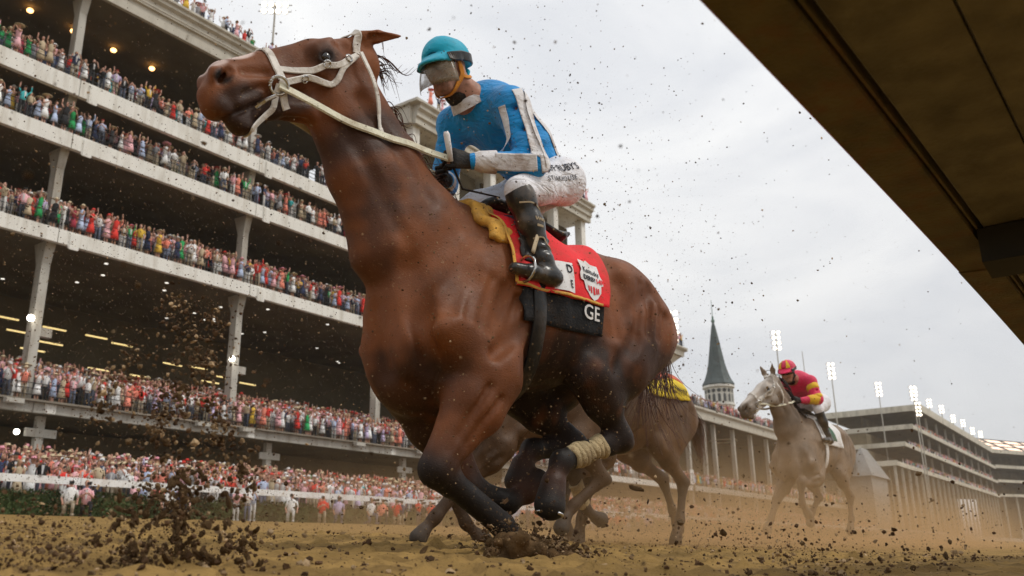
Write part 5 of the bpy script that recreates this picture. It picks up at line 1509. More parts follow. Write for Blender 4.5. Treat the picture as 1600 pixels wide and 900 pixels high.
coat_bay = coat_material('bay_coat', (0.165, 0.052, 0.0150), (0.010, 0.007, 0.0055), (0.60, 0.46, 0.40), (0.018, 0.015, 0.013))
A3 = lambda x, y, z: np.array((x, y, z), float)
HERO_TORSO = [((0.375, 0.92), 0.20, 0.30), ((0.15, 1.06), 0.25, 0.40), ((-0.28, 1.15), 0.295, 0.375), ((-0.60, 1.19), 0.275, 0.33),
              ((-0.88, 1.225), 0.265, 0.285), ((-1.04, 1.16), 0.20, 0.24)]
HERO = dict(
    torso=HERO_TORSO,
    neck=[(A3(0.24, 0, 1.14), 0.19, 0.37), (A3(0.47, 0, 1.38), 0.155, 0.315), (A3(0.655, 0, 1.655), 0.116, 0.245), (A3(0.83, 0, 1.91), 0.098, 0.215)],
    extra=[(A3(0.36, -0.06, 0.74), A3(0.22, -0.1, 0.66), (0.14, 0.14), (0.14, 0.12), 0.10), (A3(0.49, -0.04, 1.0), A3(0.40, -0.06, 0.74), (0.15, 0.12), (0.15, 0.13), 0.10)],
    poll=(0.80, 0.0, 2.255), muzzle=(1.515, 0.0, 1.815), headw=0.78, depth=1.10,
    ear=((-0.95, -0.30, 0.42, (0, 0, 1), (-.3, 1, -.3)), (-0.95, -0.1, 0.40)), ear_len=0.19,
    fl=((0.15, 0.20, 0.76), (0.435, 0.175, 0.335), (0.05, 0.145, 0.125), (-0.08, 0.135, 0.035), (-0.13, 0.13, -0.035)),
    fr=((0.26, -0.18, 0.74), (0.00, -0.13, 0.295), (-0.22, -0.11, 0.235), (-0.33, -0.10, 0.29), (-0.42, -0.10, 0.335)),
    hl=((-0.92, 0.165, 1.16), (-0.50, 0.20, 0.83), (-0.735, 0.16, 0.545), (-0.31, 0.16, 0.41), (-0.255, 0.16, 0.31), (-0.225, 0.16, 0.20)),
    hr=((-0.88, -0.165, 1.16), (-0.36, -0.19, 0.80), (-0.74, -0.15, 0.545), (-0.42, -0.15, 0.50), (-0.36, -0.15, 0.42), (-0.33, -0.15, 0.33)),
    muzch=0,
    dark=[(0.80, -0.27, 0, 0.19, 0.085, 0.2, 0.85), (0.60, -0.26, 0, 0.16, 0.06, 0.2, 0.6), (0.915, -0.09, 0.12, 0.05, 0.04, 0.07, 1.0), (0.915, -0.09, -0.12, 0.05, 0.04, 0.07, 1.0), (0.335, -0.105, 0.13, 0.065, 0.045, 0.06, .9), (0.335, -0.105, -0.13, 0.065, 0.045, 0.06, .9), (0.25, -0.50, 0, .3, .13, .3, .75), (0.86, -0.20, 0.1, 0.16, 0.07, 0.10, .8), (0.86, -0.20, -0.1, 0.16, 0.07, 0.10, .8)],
leg=1.18, mud_shade=[((-0.32, 0, 0.88), (0.46, 0.36, 0.22), .92), ((-0.55, .2, .80), (.24, .2, .24), .9), ((-0.62, .17, .62), (.2, .14, .2), .95), ((-0.85, .2, .90), (.26, .24, .20), .75), ((-0.4, -.2, .78), (.3, .2, .25), .95), ((-0.6, -.17, .62), (.25, .14, .2), .95), ((0.50, 0.0, 1.45), (.22, .16, .12), .4), ((0.68, 0, 1.46), (.14, .2, .3), .6), ((.40, 0, .70), (.24, .24, .15), .75), ((.30, -.18, .55), (.3, .14, .3), .8)],  # shade painted into belly, haunch, chest and neck coat, over mud and dark points
    pale=[(0.74, 0.0, 0.02, 0.08, 0.04, 0.05, 1.0), (0.62, 0.0, 0.0, 0.05, 0.04, 0.03, .8), (0.90, -0.015, 0.0, 0.075, 0.035, 0.12, 0.75)],
)
hero = thing('race_horse', 'bay horse with white bridle galloping closest to the camera under the blue-clad jockey', 'horse', (3.202, 2.38, 0.0), R_(168))
hh = Horse(HERO, 0.0092)
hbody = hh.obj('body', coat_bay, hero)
for y in (1, -1):
    mb = MB(); c = hh.eye_c[y] - hh.Yv * y * 0.008; mb.ball(c, 0.0265, 16, 12)
    mb.build('eye', m_eye, hero, True)
m_band_l = m_band
# mane: flying strands along the crest
rg = random.Random(3); mb = MB(); roots = []
for i in range(150):
    t = rg.random() ** .8
    x = 0.80 - 0.62 * t; zc = 2.23 - 0.66 * t - 0.10 * math.sin(math.pi * t)
    q, n = hh.near((x - .12, rg.uniform(-.02, .02), zc + .12), -0.006)
    p = np.array(q); l = rg.uniform(0.06, 0.14); dy = rg.uniform(-.06, .02)
    roots.append([p, p + A3(-l * .30, dy * .3, l * .22), p + A3(-l * .65, dy, l * .10 + rg.uniform(-.05, .03)), p + A3(-l, dy * 1.6, rg.uniform(-.10, .05))])
for i in range(5):
    p = np.array(hh.near((0.70, 0.0, 2.22), -0.004)[0]); l = rg.uniform(.14, .24)
    roots.append([p, p + A3(-l * .4, .02, -.01), p + A3(-l * .8, .03, -.06), p + A3(-l * 1.1, .03, -.03 + rg.uniform(-.02, .04))])
strands(mb, roots, 4, 0.0042, rg)
mb.build('mane', m_mane, hero, True)
# tail: streams back and down behind the haunch
mb = MB(); roots = []; dock = np.array(hh.out((-0.9, 0, 1.30), (-1, 0, .35), -0.02)[0])
for i in range(120):
    a = rg.uniform(-1, 1); b = rg.random() ** 0.8
    p = dock + A3(-0.02 * b, 0.03 * a, -0.07 * b); l = rg.uniform(.6, 1.0)
    sp = rg.gauss(0, 1)
    roots.append([p, p + A3(-.10 - .05 * b, .04 * a, -.05), p + A3(-.14 - .05 * sp * .6, .07 * a, -.28 * l), p + A3(-.10 + .10 * sp, .10 * a + .04 * sp, -.58 * l), p + A3(-.04 + .17 * sp, .13 * a + .05, -.82 * l)])
strands(mb, roots, 4, 0.0048, rg)
mb.tube([dock + A3(.05, 0, .01), dock + A3(-.08, 0, -.03), dock + A3(-.12, 0, -.20)], [0.045, 0.04, 0.015], 8)
mb.build('tail', m_mane, hero, True)
handL, handR = (0.318, 0.105, 1.76), (0.27, -0.03, 1.735)
hbr = bridle(hh, hero, m_white, (handL, handR))
# leg wrap on the near hind, plates on the hooves
mb = MB(); bandage(mb, (-0.60, 0.16, 0.503), (-0.37, 0.16, 0.428), 0.044, 0.045, 7); mb.build('leg_bandage', m_band, hero, True)
mb = MB(); ring_mb(mb, (-0.425, -0.10, 0.338), (-0.9, 0.0, 0.42), 0.062, 0.011, 18, 6, R_(-140), R_(140)); mb.build('horseshoe', m_metal, hero, True)
mb = MB(); ring_mb(mb, (-0.222, 0.16, 0.175), (0.2, 0.0, -1), 0.060, 0.008, 18, 6, R_(-140), R_(140)); mb.build('horseshoe', m_metal, hero, True)

# saddle cloth: black numnah under a red cloth with gold edging
def skew(a, b, x, t):
    return x + 0.05 * (abs(2 * b - 1)) * (a), t
sc = thing('saddle_cloth', 'red and black saddle cloth with white lettering on the bay horse in front', 'saddle cloth', (3.202, 2.38, 0.0), R_(168))
V, F = flank_sheet(hh, 0.045, -0.54, R_(-118), R_(118), 34, 60, 0.006, skew, 0.004, 5)
link(bpy.data.objects.new('black_underlay', mesh_from('black_underlay', V, F, m_bcloth, True)), sc)
V, F = flank_sheet(hh, 0.085, -0.62, R_(-90), R_(90), 40, 60, 0.016, lambda a, b, x, t: (x + 0.10 * a * abs(2 * b - 1), t * (1 + 0.0 * a)), 0.006, 9)
link(bpy.data.objects.new('red_cloth', mesh_from('red_cloth', V, F, m_red, True)), sc)
for y in (1, -1):
    mb = MB(); P = []; Nn = []
    for i in range(30):
        x = 0.085 - 0.60 * i / 29
        P.append(flank_pt(hh, x, y * R_(88.5), 0.031)); Nn.append(Vector((0, y, 0)))
    ribbon(mb, P, Nn, 0.015, 0.003); mb.build('gold_edging', m_gold, sc, True)
    mb = MB(); P = []; Nn = []
    for i in range(26):
        t = y * R_(6 + 82 * i / 25)
        P.append(flank_pt(hh, 0.085, t, 0.030)); Nn.append(Vector((0.1, math.sin(t), math.cos(t))))
    ribbon(mb, P, Nn, 0.018, 0.003); mb.build('gold_edging', m_gold, sc, True)
# yellow pad folded over the withers before the saddle
mb = Solid((-0.2, -0.45, 1.2), (0.35, 0.45, 1.85), 0.008)
pp = [np.array(flank_pt(hh, 0.115 + 0.015 * math.sin(i * 1.3), R_(-44 + 88 * i / 15), 0.010)) for i in range(16)]
for i in range(15):
    for dx, rr in ((0.0, .030), (-.05, .026), (.035, .018 + .006 * math.sin(i * 2.1))):
        mb.seg(pp[i] + A3(dx, 0, 0), pp[i + 1] + A3(dx + .006 * math.sin(i), 0, 0), (rr, .022), (rr, .020), 0.02, (1, 0, 0))
V, F = mb.mesh(1)
link(bpy.data.objects.new('yellow_pad', mesh_from('yellow_pad', V, F, m_gold, True)), sc)
V, F = text_mesh('GE', 0.105, 0.0012)
me = mesh_from('lettering', flank_print(hh, V, -0.40, R_(99), 0.024), F, m_print); link(bpy.data.objects.new('lettering', me), sc)
# emblem: white shield with the race name
def shield(s):
    P = [(0, .62), (.18, .52), (.50, .50), (.48, .18), (.56, .05), (.56, -.14), (.44, -.18), (.40, -.42), (.22, -.62), (0, -.74)]
    return [(x * s, y * s) for x, y in P] + [(-x * s, y * s) for x, y in P[-2:0:-1]]
def fan(P):
    bm = bmesh.new(); vs_ = [bm.verts.new((x, y, 0)) for x, y in P]; f = bm.faces.new(vs_)
    bmesh.ops.triangulate(bm, faces=[f])
    for _ in range(3):
        es = [e for e in bm.edges if e.calc_length() > 0.03]
        if es: bmesh.ops.subdivide_edges(bm, edges=es, cuts=1); bmesh.ops.triangulate(bm, faces=bm.faces[:])
    bm.verts.index_update(); V = [tuple(v.co) for v in bm.verts]; F = [tuple(v.index for v in f.verts) for f in bm.faces]; bm.free(); return V, F
EX, ET = -0.405, R_(66)
V, F = fan(shield(0.155)); em = link(bpy.data.objects.new('emblem', mesh_from('emblem', flank_print(hh, V, EX, ET, 0.034), F, m_print)), sc)
def emb_text(txt, size, dx, dy, m, off=0.037, bold=0.0008):
    V, F = text_mesh(txt, size, bold)
    V = [(x + dx, y + dy, z) for x, y, z in V]
    link(bpy.data.objects.new('lettering', mesh_from('lettering', flank_print(hh, V, EX, ET, off), F, m)), em)
emb_text('Kentucky', 0.034, 0, 0.030, m_inkb); emb_text('DERBY', 0.032, -0.022, -0.008, m_inkb, bold=0.0015); emb_text('149', 0.034, 0.058, -0.008, m_inkr, bold=0.0015)
mbx = MB()
for i in range(5):
    V, F = fan([(-.045 + .02 * i, -.085 + abs(i - 2) * .006), (-.033 + .02 * i, -.085 + abs(i - 2) * .006), (-.033 + .02 * i, -.045), (-.045 + .02 * i, -.045)])
    mbx.add(flank_print(hh, V, EX, ET, 0.0365), F)
mbx.build('stripe_mark', m_inkr, em)
V, F = fan([(-.10, -.085), (.03, -.085), (.03, .06), (-.10, .06)]); link(bpy.data.objects.new('number_panel', mesh_from('number_panel', flank_print(hh, V, EX + .165, ET + .07, 0.0335), F, m_print)), sc)
for ch_, dy in (('D', .028), ('E', -.045)):
    V, F = text_mesh(ch_, 0.055, 0.001); link(bpy.data.objects.new('lettering', mesh_from('lettering', flank_print(hh, [(x + .005, y + dy, z) for x, y, z in V], EX + .165, ET + .07, 0.0365), F, m_inkb)), sc)

# racing saddle with girth, stirrup leathers and irons
sa = thing('saddle', 'small black racing saddle strapped on the red saddle cloth of the bay horse', 'saddle', (3.202, 2.38, 0.0), R_(168))
s_ = Solid((-0.75, -0.5, 0.9), (0.2, 0.5, 1.9), 0.010)
top = lambda x, off: np.array(hh.out((x, 0, 1.15), (0, 0, 1), off)[0])
s_.seg(top(-0.02, .055), top(-0.16, .035), (0.075, 0.035), (0.105, 0.025), 0.04); s_.seg(top(-0.16, .035), top(-0.42, .045), (0.105, 0.025), (0.125, 0.03), 0.04); s_.seg(top(-0.42, .045), top(-0.50, .065), (0.125, 0.03), (0.11, 0.025), 0.03)
for y in (1, -1):
    for i in range(8):
        t0, t1 = R_(15 + 6.2 * i), R_(15 + 6.2 * (i + 1))
        s_.seg(flank_pt(hh, -0.08 + .006 * i, y * t0, 0.035), flank_pt(hh, -0.08 + .006 * i, y * t1, 0.035), (0.11 - .004 * i, 0.014), (0.11 - .004 * i, 0.014), 0.02, (1, 0, 0))
V, F = s_.mesh(1); link(bpy.data.objects.new('seat', mesh_from('seat', V, F, m_black, True)), sa)
mb = MB(); P = []; Nn = []
for i in range(60):
    t = R_(35 + 290 * i / 59); P.append(flank_pt(hh, -0.02 - 0.05 * math.sin(t / 2), t, 0.024)); Nn.append(Vector((0, math.sin(t), math.cos(t))))
ribbon(mb, P, Nn, 0.085, 0.008); mb.build('girth', m_black, sa, True)

JH = dict(hip=(-0.40, 0.0, 1.90), chest=(-0.05, 0.0, 2.165), neck=(0.13, 0.0, 2.20), head=(0.265, 0.015, 2.285), face=(0.92, 0.22, -0.30), side=(-0.2, 1, 0),
          l_sh=(0.01, 0.195, 2.12), l_el=(-0.045, 0.285, 1.785), l_wr=(0.225, 0.135, 1.77), l_kn=(0.30, 0.115, 1.765),
          r_sh=(0.05, -0.19, 2.15), r_el=(0.02, -0.31, 1.86), r_wr=(0.19, -0.075, 1.755), r_kn=(0.262, -0.045, 1.74),
          l_hip=(-0.36, 0.15, 1.85), l_knee=(0.035, 0.27, 1.63), l_an=(-0.075, 0.31, 1.305), l_heel=(-0.145, 0.32, 1.225), l_toe=(0.125, 0.33, 1.215),
          r_hip=(-0.36, -0.14, 1.85), r_knee=(0.035, -0.27, 1.63), r_an=(-0.075, -0.31, 1.305), r_heel=(-0.145, -0.32, 1.225), r_toe=(0.125, -0.33, 1.215))
m_blue = cloth_mat('blue_silks', (0.005, 0.265, 0.64), damt=0.22, dscale=6)
m_cyan = cloth_mat('turquoise_cap', (0.0, 0.36, 0.52), damt=0.25, fold=0.15)
m_wsilk = cloth_mat('white_silks', (0.72, 0.70, 0.70), dirt=(0.26, 0.15, 0.08), damt=0.8, dscale=9, fold=0.35)
jo = thing('person', 'jockey in blue and white silks and turquoise cap crouched over the bay horse', 'jockey', (3.202, 2.38, 0.0), R_(168))
jr = jockey(JH, jo, 0.0085, dict(jacket=m_blue, breeches=m_breech, cap=m_cyan))
nj = nearer(jr['jb'])
for pts, wd in (([(0.06, .32, 2.18), (0.03, .42, 2.05), (0.02, .45, 1.92), (0.03, .42, 1.80)], 0.062),
                ([(-0.06, .32, 2.22), (-0.09, .42, 2.08), (-0.12, .45, 1.92), (-0.10, .43, 1.78), (-0.02, .42, 1.735)], 0.088),
                ([(0.02, .42, 1.735), (0.10, .36, 1.73), (0.18, .28, 1.73)], 0.084),
                ([(0.16, .24, 2.05), (0.13, .22, 1.95), (0.08, .20, 1.86)], 0.042),
                ([(-0.18, .14, 2.40), (-0.20, .25, 2.30), (-0.20, .32, 2.20)], 0.045),
                ([(-0.20, .32, 2.20), (-0.33, .30, 2.10), (-0.43, .25, 1.99)], 0.045)):
    strap_on(nj, pts, wd, 0.0016, 0.001, 9).build('white_stripe', m_wsilk, jr['jacket'], True)
for k, y in (('l', 1), ('r', -1)):
    wr, e = np.array(JH[k + '_wr']), np.array(JH[k + '_el'])
    mb = MB(); a = wr + (e - wr) * .42; mb.tube([wr + (e - wr) * .06, wr + (e - wr) * .16, wr + (e - wr) * .30, a], [0.038, 0.050, 0.054, 0.057], 16, False)
    mb.build('white_cuff', m_wsilk, jr['jacket'], True)
mb = MB(); n0 = np.array(JH['neck']) * .75 + np.array(JH['head']) * .25; c0 = np.array(JH['neck'])
mb.tube([n0 * .4 + c0 * .6 + A3(-.01, 0, -.015), c0 + A3(-.03, 0, -.045)], [0.086, 0.098], 18, False); mb.build('collar', m_wsilk, jr['jacket'], True)
# name of a sponsor down the thigh
def wrap_text(txt, size, org, ex, ey, dirn, bv, off, m, parent, bold=0.0, spread=1.0):
    V, F = text_mesh(txt, size, bold, spread=spread); o = []
    ex, ey, dirn = Vector(ex).normalized(), Vector(ey).normalized(), Vector(dirn).normalized()
    for v in V:
        p = Vector(org) + ex * v[0] + ey * v[1]
        q, n, i, d = bv.ray_cast(p + dirn * 0.4, -dirn)
        if q is None or (q - p).length > 0.25: q, n, i, d = bv.find_nearest(p)
        o.append(q + n * off)
    return link(bpy.data.objects.new('lettering', mesh_from('lettering', o, F, m)), parent)
tx = (-0.93, -0.10, 0.36)
wrap_text("JEFF RUBY'S", 0.056, (-0.262, .24, 1.828), tx, (0.36, 0.0, 0.93), (0.10, 0.97, 0.2), jr['bb'], 0.004, m_inkb, jr['breeches'], 0.0008)
wrap_text("STEAKHOUSE", 0.034, (-0.25, .25, 1.765), tx, (0.36, 0.0, 0.93), (0.10, 0.97, 0.1), jr['bb'], 0.004, m_inkb, jr['breeches'], 0.0004, 1.35)
# boot badge: tan oval lines with a scrolled squiggle
bo, bb_ = jr['boot']; nb_ = nearer(bb_); K0, K1 = np.array(JH['l_knee']), np.array(JH['l_an'])
for q, ww in ((0.30, .05), (0.82, .05)):
    c = K0 + (K1 - K0) * q
    strap_on(nb_, [c + A3(.10, .05, .0), c + A3(.03, .10, .012), c + A3(-.03, .10, .012), c + A3(-.09, .05, 0)], 0.008, 0.002, 0.001, 6).build('boot_mark', m_beige, bo)
c = K0 + (K1 - K0) * .5
strap_on(nb_, [c + A3(.05 - .0125 * i, .12, .012 + .014 * (-1) ** i) for i in range(9)], 0.005, 0.002, 0.001, 4).build('boot_mark', m_beige, bo)
strap_on(nb_, [c + A3(.035, .12, -.035), c + A3(-.03, .12, -.03)], 0.012, 0.002, 0.001, 6).build('boot_mark', m_beige, bo)
# stirrup leather and iron
for y in (1, -1):
    lt = [np.array(flank_pt(hh, -0.06, y * R_(48), .055)), A3(-0.02, y * .335, 1.40), A3(0.055, y * .375, 1.29)]
    mb = MB(); ribbon(mb, spline(lt, 6), [Vector((0, y, .1))] * 13, 0.022, 0.005); mb.build('stirrup_leather', m_beige, sa, True)
    mb = MB(); ring_mb(mb, (0.055, y * .328, 1.225), (1, 0, 0.1), 0.062, 0.007, 20, 6); mb.build('stirrup_iron', m_metal, sa, True)

# whip in the near hand: pale knob and handle, thin dark shaft
wp = thing('riding_whip', 'short whip with a pale handle held in the lead jockey\'s gloved hand', 'whip', (3.202, 2.38, 0.0), R_(168))
mb = MB(); mb.tube([(0.375, 0.150, 1.868), (0.368, 0.147, 1.855), (0.345, 0.135, 1.80), (0.318, 0.118, 1.745)], [0.010, 0.0155, 0.0145, 0.012], 10); mb.build('handle', m_print, wp, True)
mb = MB(); mb.tube([(0.318, 0.118, 1.745), (0.20, 0.06, 1.66), (0.06, 0.17, 1.62)], [0.007, 0.006, 0.004], 8); mb.build('shaft', m_black, wp, True)

# ------------------------------------------------------------------ the two horses seen between the leader's legs
coat_brown = coat_material('dusty_brown_coat', (0.105, 0.052, 0.022), (0.045, 0.028, 0.018), (0.5, 0.42, 0.36), (0.03, 0.025, 0.02))
coat_dun = coat_material('dusty_dark_coat', (0.085, 0.044, 0.020), (0.055, 0.030, 0.015), (0.5, 0.42, 0.36), (0.06, 0.05, 0.04))
coat_grey = coat_material('grey_coat', (0.215, 0.155, 0.108), (0.085, 0.06, 0.042), (0.62, 0.56, 0.50), (0.10, 0.085, 0.065))
GN = [(A3(0.24, 0, 1.20), 0.18, 0.33), (A3(0.44, 0, 1.44), 0.135, 0.26), (A3(0.62, 0, 1.68), 0.105, 0.205), (A3(0.78, 0, 1.88), 0.085, 0.165)]
EARS = ((-0.45, 0.85, 0.25, (1, 0, 0), (1, .3, 0)), (-0.45, 0.85, 0.25, (1, 0, 0), (1, -.3, 0)))
def place(px, py, rz, z=0.0): return (px, py, z)
B2 = dict(neck=GN, poll=(0.80, 0, 2.0), muzzle=(1.30, 0.0, 1.62), headw=0.60, ear=EARS, ear_len=.15,
    fl=((0.22, 0.19, 0.74), (0.58, 0.16, 0.56), (0.42, 0.15, 0.30), (0.30, 0.15, 0.24), (0.22, 0.15, 0.22)),
    fr=((0.14, -0.19, 0.76), (0.34, -0.16, 0.42), (0.28, -0.15, 0.14), (0.33, -0.15, 0.06), (0.37, -0.15, 0.0)),
    hl=((-0.95, 0.165, 1.16), (-0.55, 0.20, 0.86), (-0.95, 0.17, 0.56), (-0.86, 0.17, 0.24), (-0.80, 0.17, 0.14), (-0.76, 0.17, 0.05)),
    hr=((-0.95, -0.165, 1.16), (-0.60, -0.2, 0.86), (-1.15, -0.17, 0.62), (-1.28, -0.17, 0.34), (-1.32, -0.17, 0.24), (-1.36, -0.17, 0.17)))
loc2, rz2 = (6.42, 3.60, 0.03), R_(172)
h2 = thing('race_horse', 'dusty brown horse with a yellow edged cloth behind the haunch of the lead bay', 'horse', loc2, rz2)
hs2_ = Horse(B2, 0.020); hs2_.obj('body', coat_brown, h2)
mb = MB(); bandage(mb, (0.55, 0.16, 0.50), (0.44, 0.15, 0.33), 0.05, 0.046); mb.build('leg_bandage', m_band, h2, True)
mb = MB(); rg = random.Random(8); roots = []
for i in range(90):
    sp_ = rg.gauss(0, 1); p = A3(-1.20, rg.uniform(-.03, .03), 1.30); l = rg.uniform(.6, 1)
    roots.append([p, p + A3(-.14, .02, .02), p + A3(-.30, .05 * sp_, -.22 * l), p + A3(-.38 + .1 * sp_, .08 * sp_, -.55 * l)])
strands(mb, roots, 3, 0.007, rg); mb.build('tail', m_mane, h2, True)
m_red2 = mat('faded_red_cloth', (0.50, 0.10, 0.05), rough=0.8, var=0.2, dirt=(0.28, 0.13, 0.07), dscale=5, damt=0.7)
m_yel2 = mat('yellow_band_cloth', (0.70, 0.50, 0.03), rough=0.8, var=0.12, dirt=(0.25, 0.17, 0.05), dscale=8, damt=0.5)
c2 = thing('saddle_cloth', 'red cloth with broad yellow lower band on the brown horse behind', 'saddle cloth', loc2, rz2)
V, F = flank_sheet(hs2_, -0.15, -0.95, R_(-40), R_(40), 20, 28, 0.012); link(bpy.data.objects.new('red_cloth', mesh_from('red_cloth', V, F, m_red2, True)), c2)
for y in (1, -1):
    V, F = flank_sheet(hs2_, -0.15, -0.95, y * R_(40.5), y * R_(68), 20, 6, 0.014, None, 0.0); link(bpy.data.objects.new('yellow_band', mesh_from('yellow_band', V, F, m_yel2, True)), c2)
mbx = MB(); r5 = random.Random(4)
for k in range(26):          # dark lettering strokes too small to read
    x = -0.22 - k * 0.027; t = R_(55)
    for q in range(2):
        V, F = fan([(0, 0), (.006, 0), (.006, .05), (0, .05)]) if q == 0 else fan([(0, .03 * r5.random()), (.014, .03), (.014, .036), (0, .036)])
        mbx.add(flank_print(hs2_, V, x, R_(60), 0.024), F)
mbx.build('lettering', m_inkb, c2)

B3 = dict(neck=[(A3(0.24, 0, 1.18), 0.18, 0.33), (A3(0.42, 0, 1.40), 0.135, 0.25), (A3(0.54, -.02, 1.60), 0.105, 0.20), (A3(0.62, -.05, 1.78), 0.085, 0.165)], poll=(.64, -.06, 1.90), muzzle=(1.02, -.2, 1.50), headw=0.60, ear=EARS, ear_len=.15,
    fl=((0.22, 0.19, 0.76), (0.52, 0.17, 0.47), (0.72, 0.16, 0.24), (0.80, 0.16, 0.16), (0.84, 0.16, 0.11)),
    fr=((0.14, -0.19, 0.76), (0.45, -0.16, 0.50), (0.30, -0.15, 0.22), (0.20, -0.15, 0.14), (0.14, -0.15, 0.10)),
    hl=((-0.95, 0.165, 1.16), (-0.45, 0.20, 0.82), (-0.70, 0.17, 0.54), (-0.42, 0.17, 0.34), (-0.34, 0.17, 0.25), (-0.30, 0.17, 0.17)),
    hr=((-0.95, -0.165, 1.16), (-0.50, -0.2, 0.84), (-0.85, -0.17, 0.56), (-0.75, -0.17, 0.26), (-0.72, -0.17, 0.16), (-0.70, -0.17, 0.07)))
loc3, rz3 = (5.3, 3.72, -0.0), R_(158)
h3 = thing('race_horse', 'dark dusty horse mostly hidden beyond the front legs of the lead bay', 'horse', loc3, rz3)
hs3_ = Horse(B3, 0.020); hs3_.obj('body', coat_dun, h3)

# ------------------------------------------------------------------ the grey with its rider in pink and yellow
GR = dict(neck=[(A3(0.24, 0, 1.20), 0.185, 0.34), (A3(0.46, 0, 1.44), 0.14, 0.27), (A3(0.64, 0.02, 1.66), 0.108, 0.21), (A3(0.80, 0.03, 1.86), 0.088, 0.165)],
    poll=(0.86, 0.02, 2.02), muzzle=(1.37, -0.22, 1.56), head_side=(0.42, 1, 0), headw=0.72, depth=1.0, ear=((-0.35, 0.9, 0.32, (1, 0, 0), (1, .3, 0)), (-0.35, 0.9, 0.32, (1, 0, 0), (1, -.3, 0))), ear_len=0.175, muzch=1, mud_shade=[((0.52, 0.1, 1.45), (.26, .25, .28), .5), ((.5, 0, .45), (.8, .4, .32), .75), ((-.7, 0, .45), (.8, .4, .36), .75), ((-.2, 0, .82), (.5, .4, .14), .55), ((.40, .2, .95), (.2, .2, .2), .3)],
    fl=((0.18, 0.20, 0.76), (0.62, 0.17, 0.66), (0.60, 0.15, 0.40), (0.50, 0.15, 0.32), (0.44, 0.15, 0.27)),
    fr=((0.20, -0.20, 0.76), (0.62, -0.17, 0.46), (0.86, -0.16, 0.22), (0.95, -0.16, 0.14), (1.0, -0.16, 0.08)),
    hl=((-0.95, 0.165, 1.16), (-0.58, 0.20, 0.84), (-0.98, 0.17, 0.54), (-0.92, 0.17, 0.24), (-0.86, 0.17, 0.15), (-0.82, 0.17, 0.07)),
    hr=((-0.95, -0.165, 1.16), (-0.50, -0.2, 0.84), (-0.72, -0.17, 0.54), (-0.45, -0.17, 0.34), (-0.38, -0.17, 0.26), (-0.33, -0.17, 0.18)), points=1,
    pale=[(0.50, 0.0, 0, 0.45, 0.12, 0.09, 0.9), (0.38, -0.12, 0.0, 0.45, 0.30, 0.22, 0.55)])
locg, rzg = (11.85, 3.56, 0.16), R_(174)
gh = thing('race_horse', 'dusty pale grey horse galloping behind on the right under the pink-capped jockey', 'horse', locg, rzg)
gg = Horse(GR, 0.0165); gg.obj('body', coat_grey, gh)
for y in (1, -1):
    mb = MB(); mb.ball(gg.hd(0.335, -0.105, y * .137), 0.024, 12, 8); mb.build('eye', m_eye, gh, True)
bridle(gg, gh, m_white, ((0.36, 0.11, 1.72), (0.34, -0.11, 1.72)), 0.030, rein_w=0.026)
mb = MB(); rg = random.Random(9); roots = []
for i in range(140):
    t = rg.random(); x = 0.84 - 0.66 * t; zc = 2.02 - 0.48 * t
    p = np.array(gg.near((x - .1, rg.uniform(-.03, .03), zc + .1), -0.006)[0]); l = rg.uniform(.08, .18)
    roots.append([p, p + A3(-l * .3, .03, l * .2), p + A3(-l * .7, .08, -.02), p + A3(-l * .8, .13, -.12)])
strands(mb, roots, 3, 0.006, rg); mb.build('mane', m_dhair, gh, True)
mb = MB(); roots = []
for i in range(110):
    sp_ = rg.gauss(0, 1); p = A3(-1.20, rg.uniform(-.03, .03), 1.30); l = rg.uniform(.6, 1)
    roots.append([p, p + A3(-.14, .02, .02), p + A3(-.30, .05 * sp_, -.22 * l), p + A3(-.36 + .08 * sp_, .08 * sp_, -.6 * l)])
strands(mb, roots, 3, 0.006, rg); mb.build('tail', mat('grey_hair', (0.20, 0.16, 0.12), rough=0.6), gh, True)
m_green = mat('green_cloth', (0.02, 0.12, 0.075), rough=0.8, var=0.15, dirt=(0.2, 0.15, 0.1), dscale=6, damt=0.5)
gc = thing('saddle_cloth', 'white and dark green saddle cloth on the grey horse', 'saddle cloth', locg, rzg)
V, F = flank_sheet(gg, 0.06, -0.62, R_(-88), R_(88), 24, 40, 0.010, None, 0.005, 3); link(bpy.data.objects.new('white_cloth', mesh_from('white_cloth', V, F, m_print, True)), gc)
for y in (1, -1):
    V, F = flank_sheet(gg, 0.0, -0.40, y * R_(28), y * R_(74), 14, 14, 0.018, None, 0.0); link(bpy.data.objects.new('green_panel', mesh_from('green_panel', V, F, m_green, True)), gc)
gs_ = thing('saddle', 'small dark saddle on the grey horse with white girth', 'saddle', locg, rzg)
s_ = Solid((-0.75, -0.4, 1.3), (0.2, 0.4, 1.9), 0.016); topg = lambda x, off: np.array(gg.out((x, 0, 1.15), (0, 0, 1), off)[0])
s_.seg(topg(-0.02, .05), topg(-0.42, .045), (0.09, 0.03), (0.12, 0.03), 0.04); V, F = s_.mesh(1); link(bpy.data.objects.new('seat', mesh_from('seat', V, F, m_black, True)), gs_)
mb = MB(); P = []; Nn = []
for i in range(50):
    t = R_(35 + 290 * i / 49); P.append(flank_pt(gg, -0.02, t, 0.022)); Nn.append(Vector((0, math.sin(t), math.cos(t))))
ribbon(mb, P, Nn, 0.09, 0.008); mb.build('girth', m_print, gs_, True)
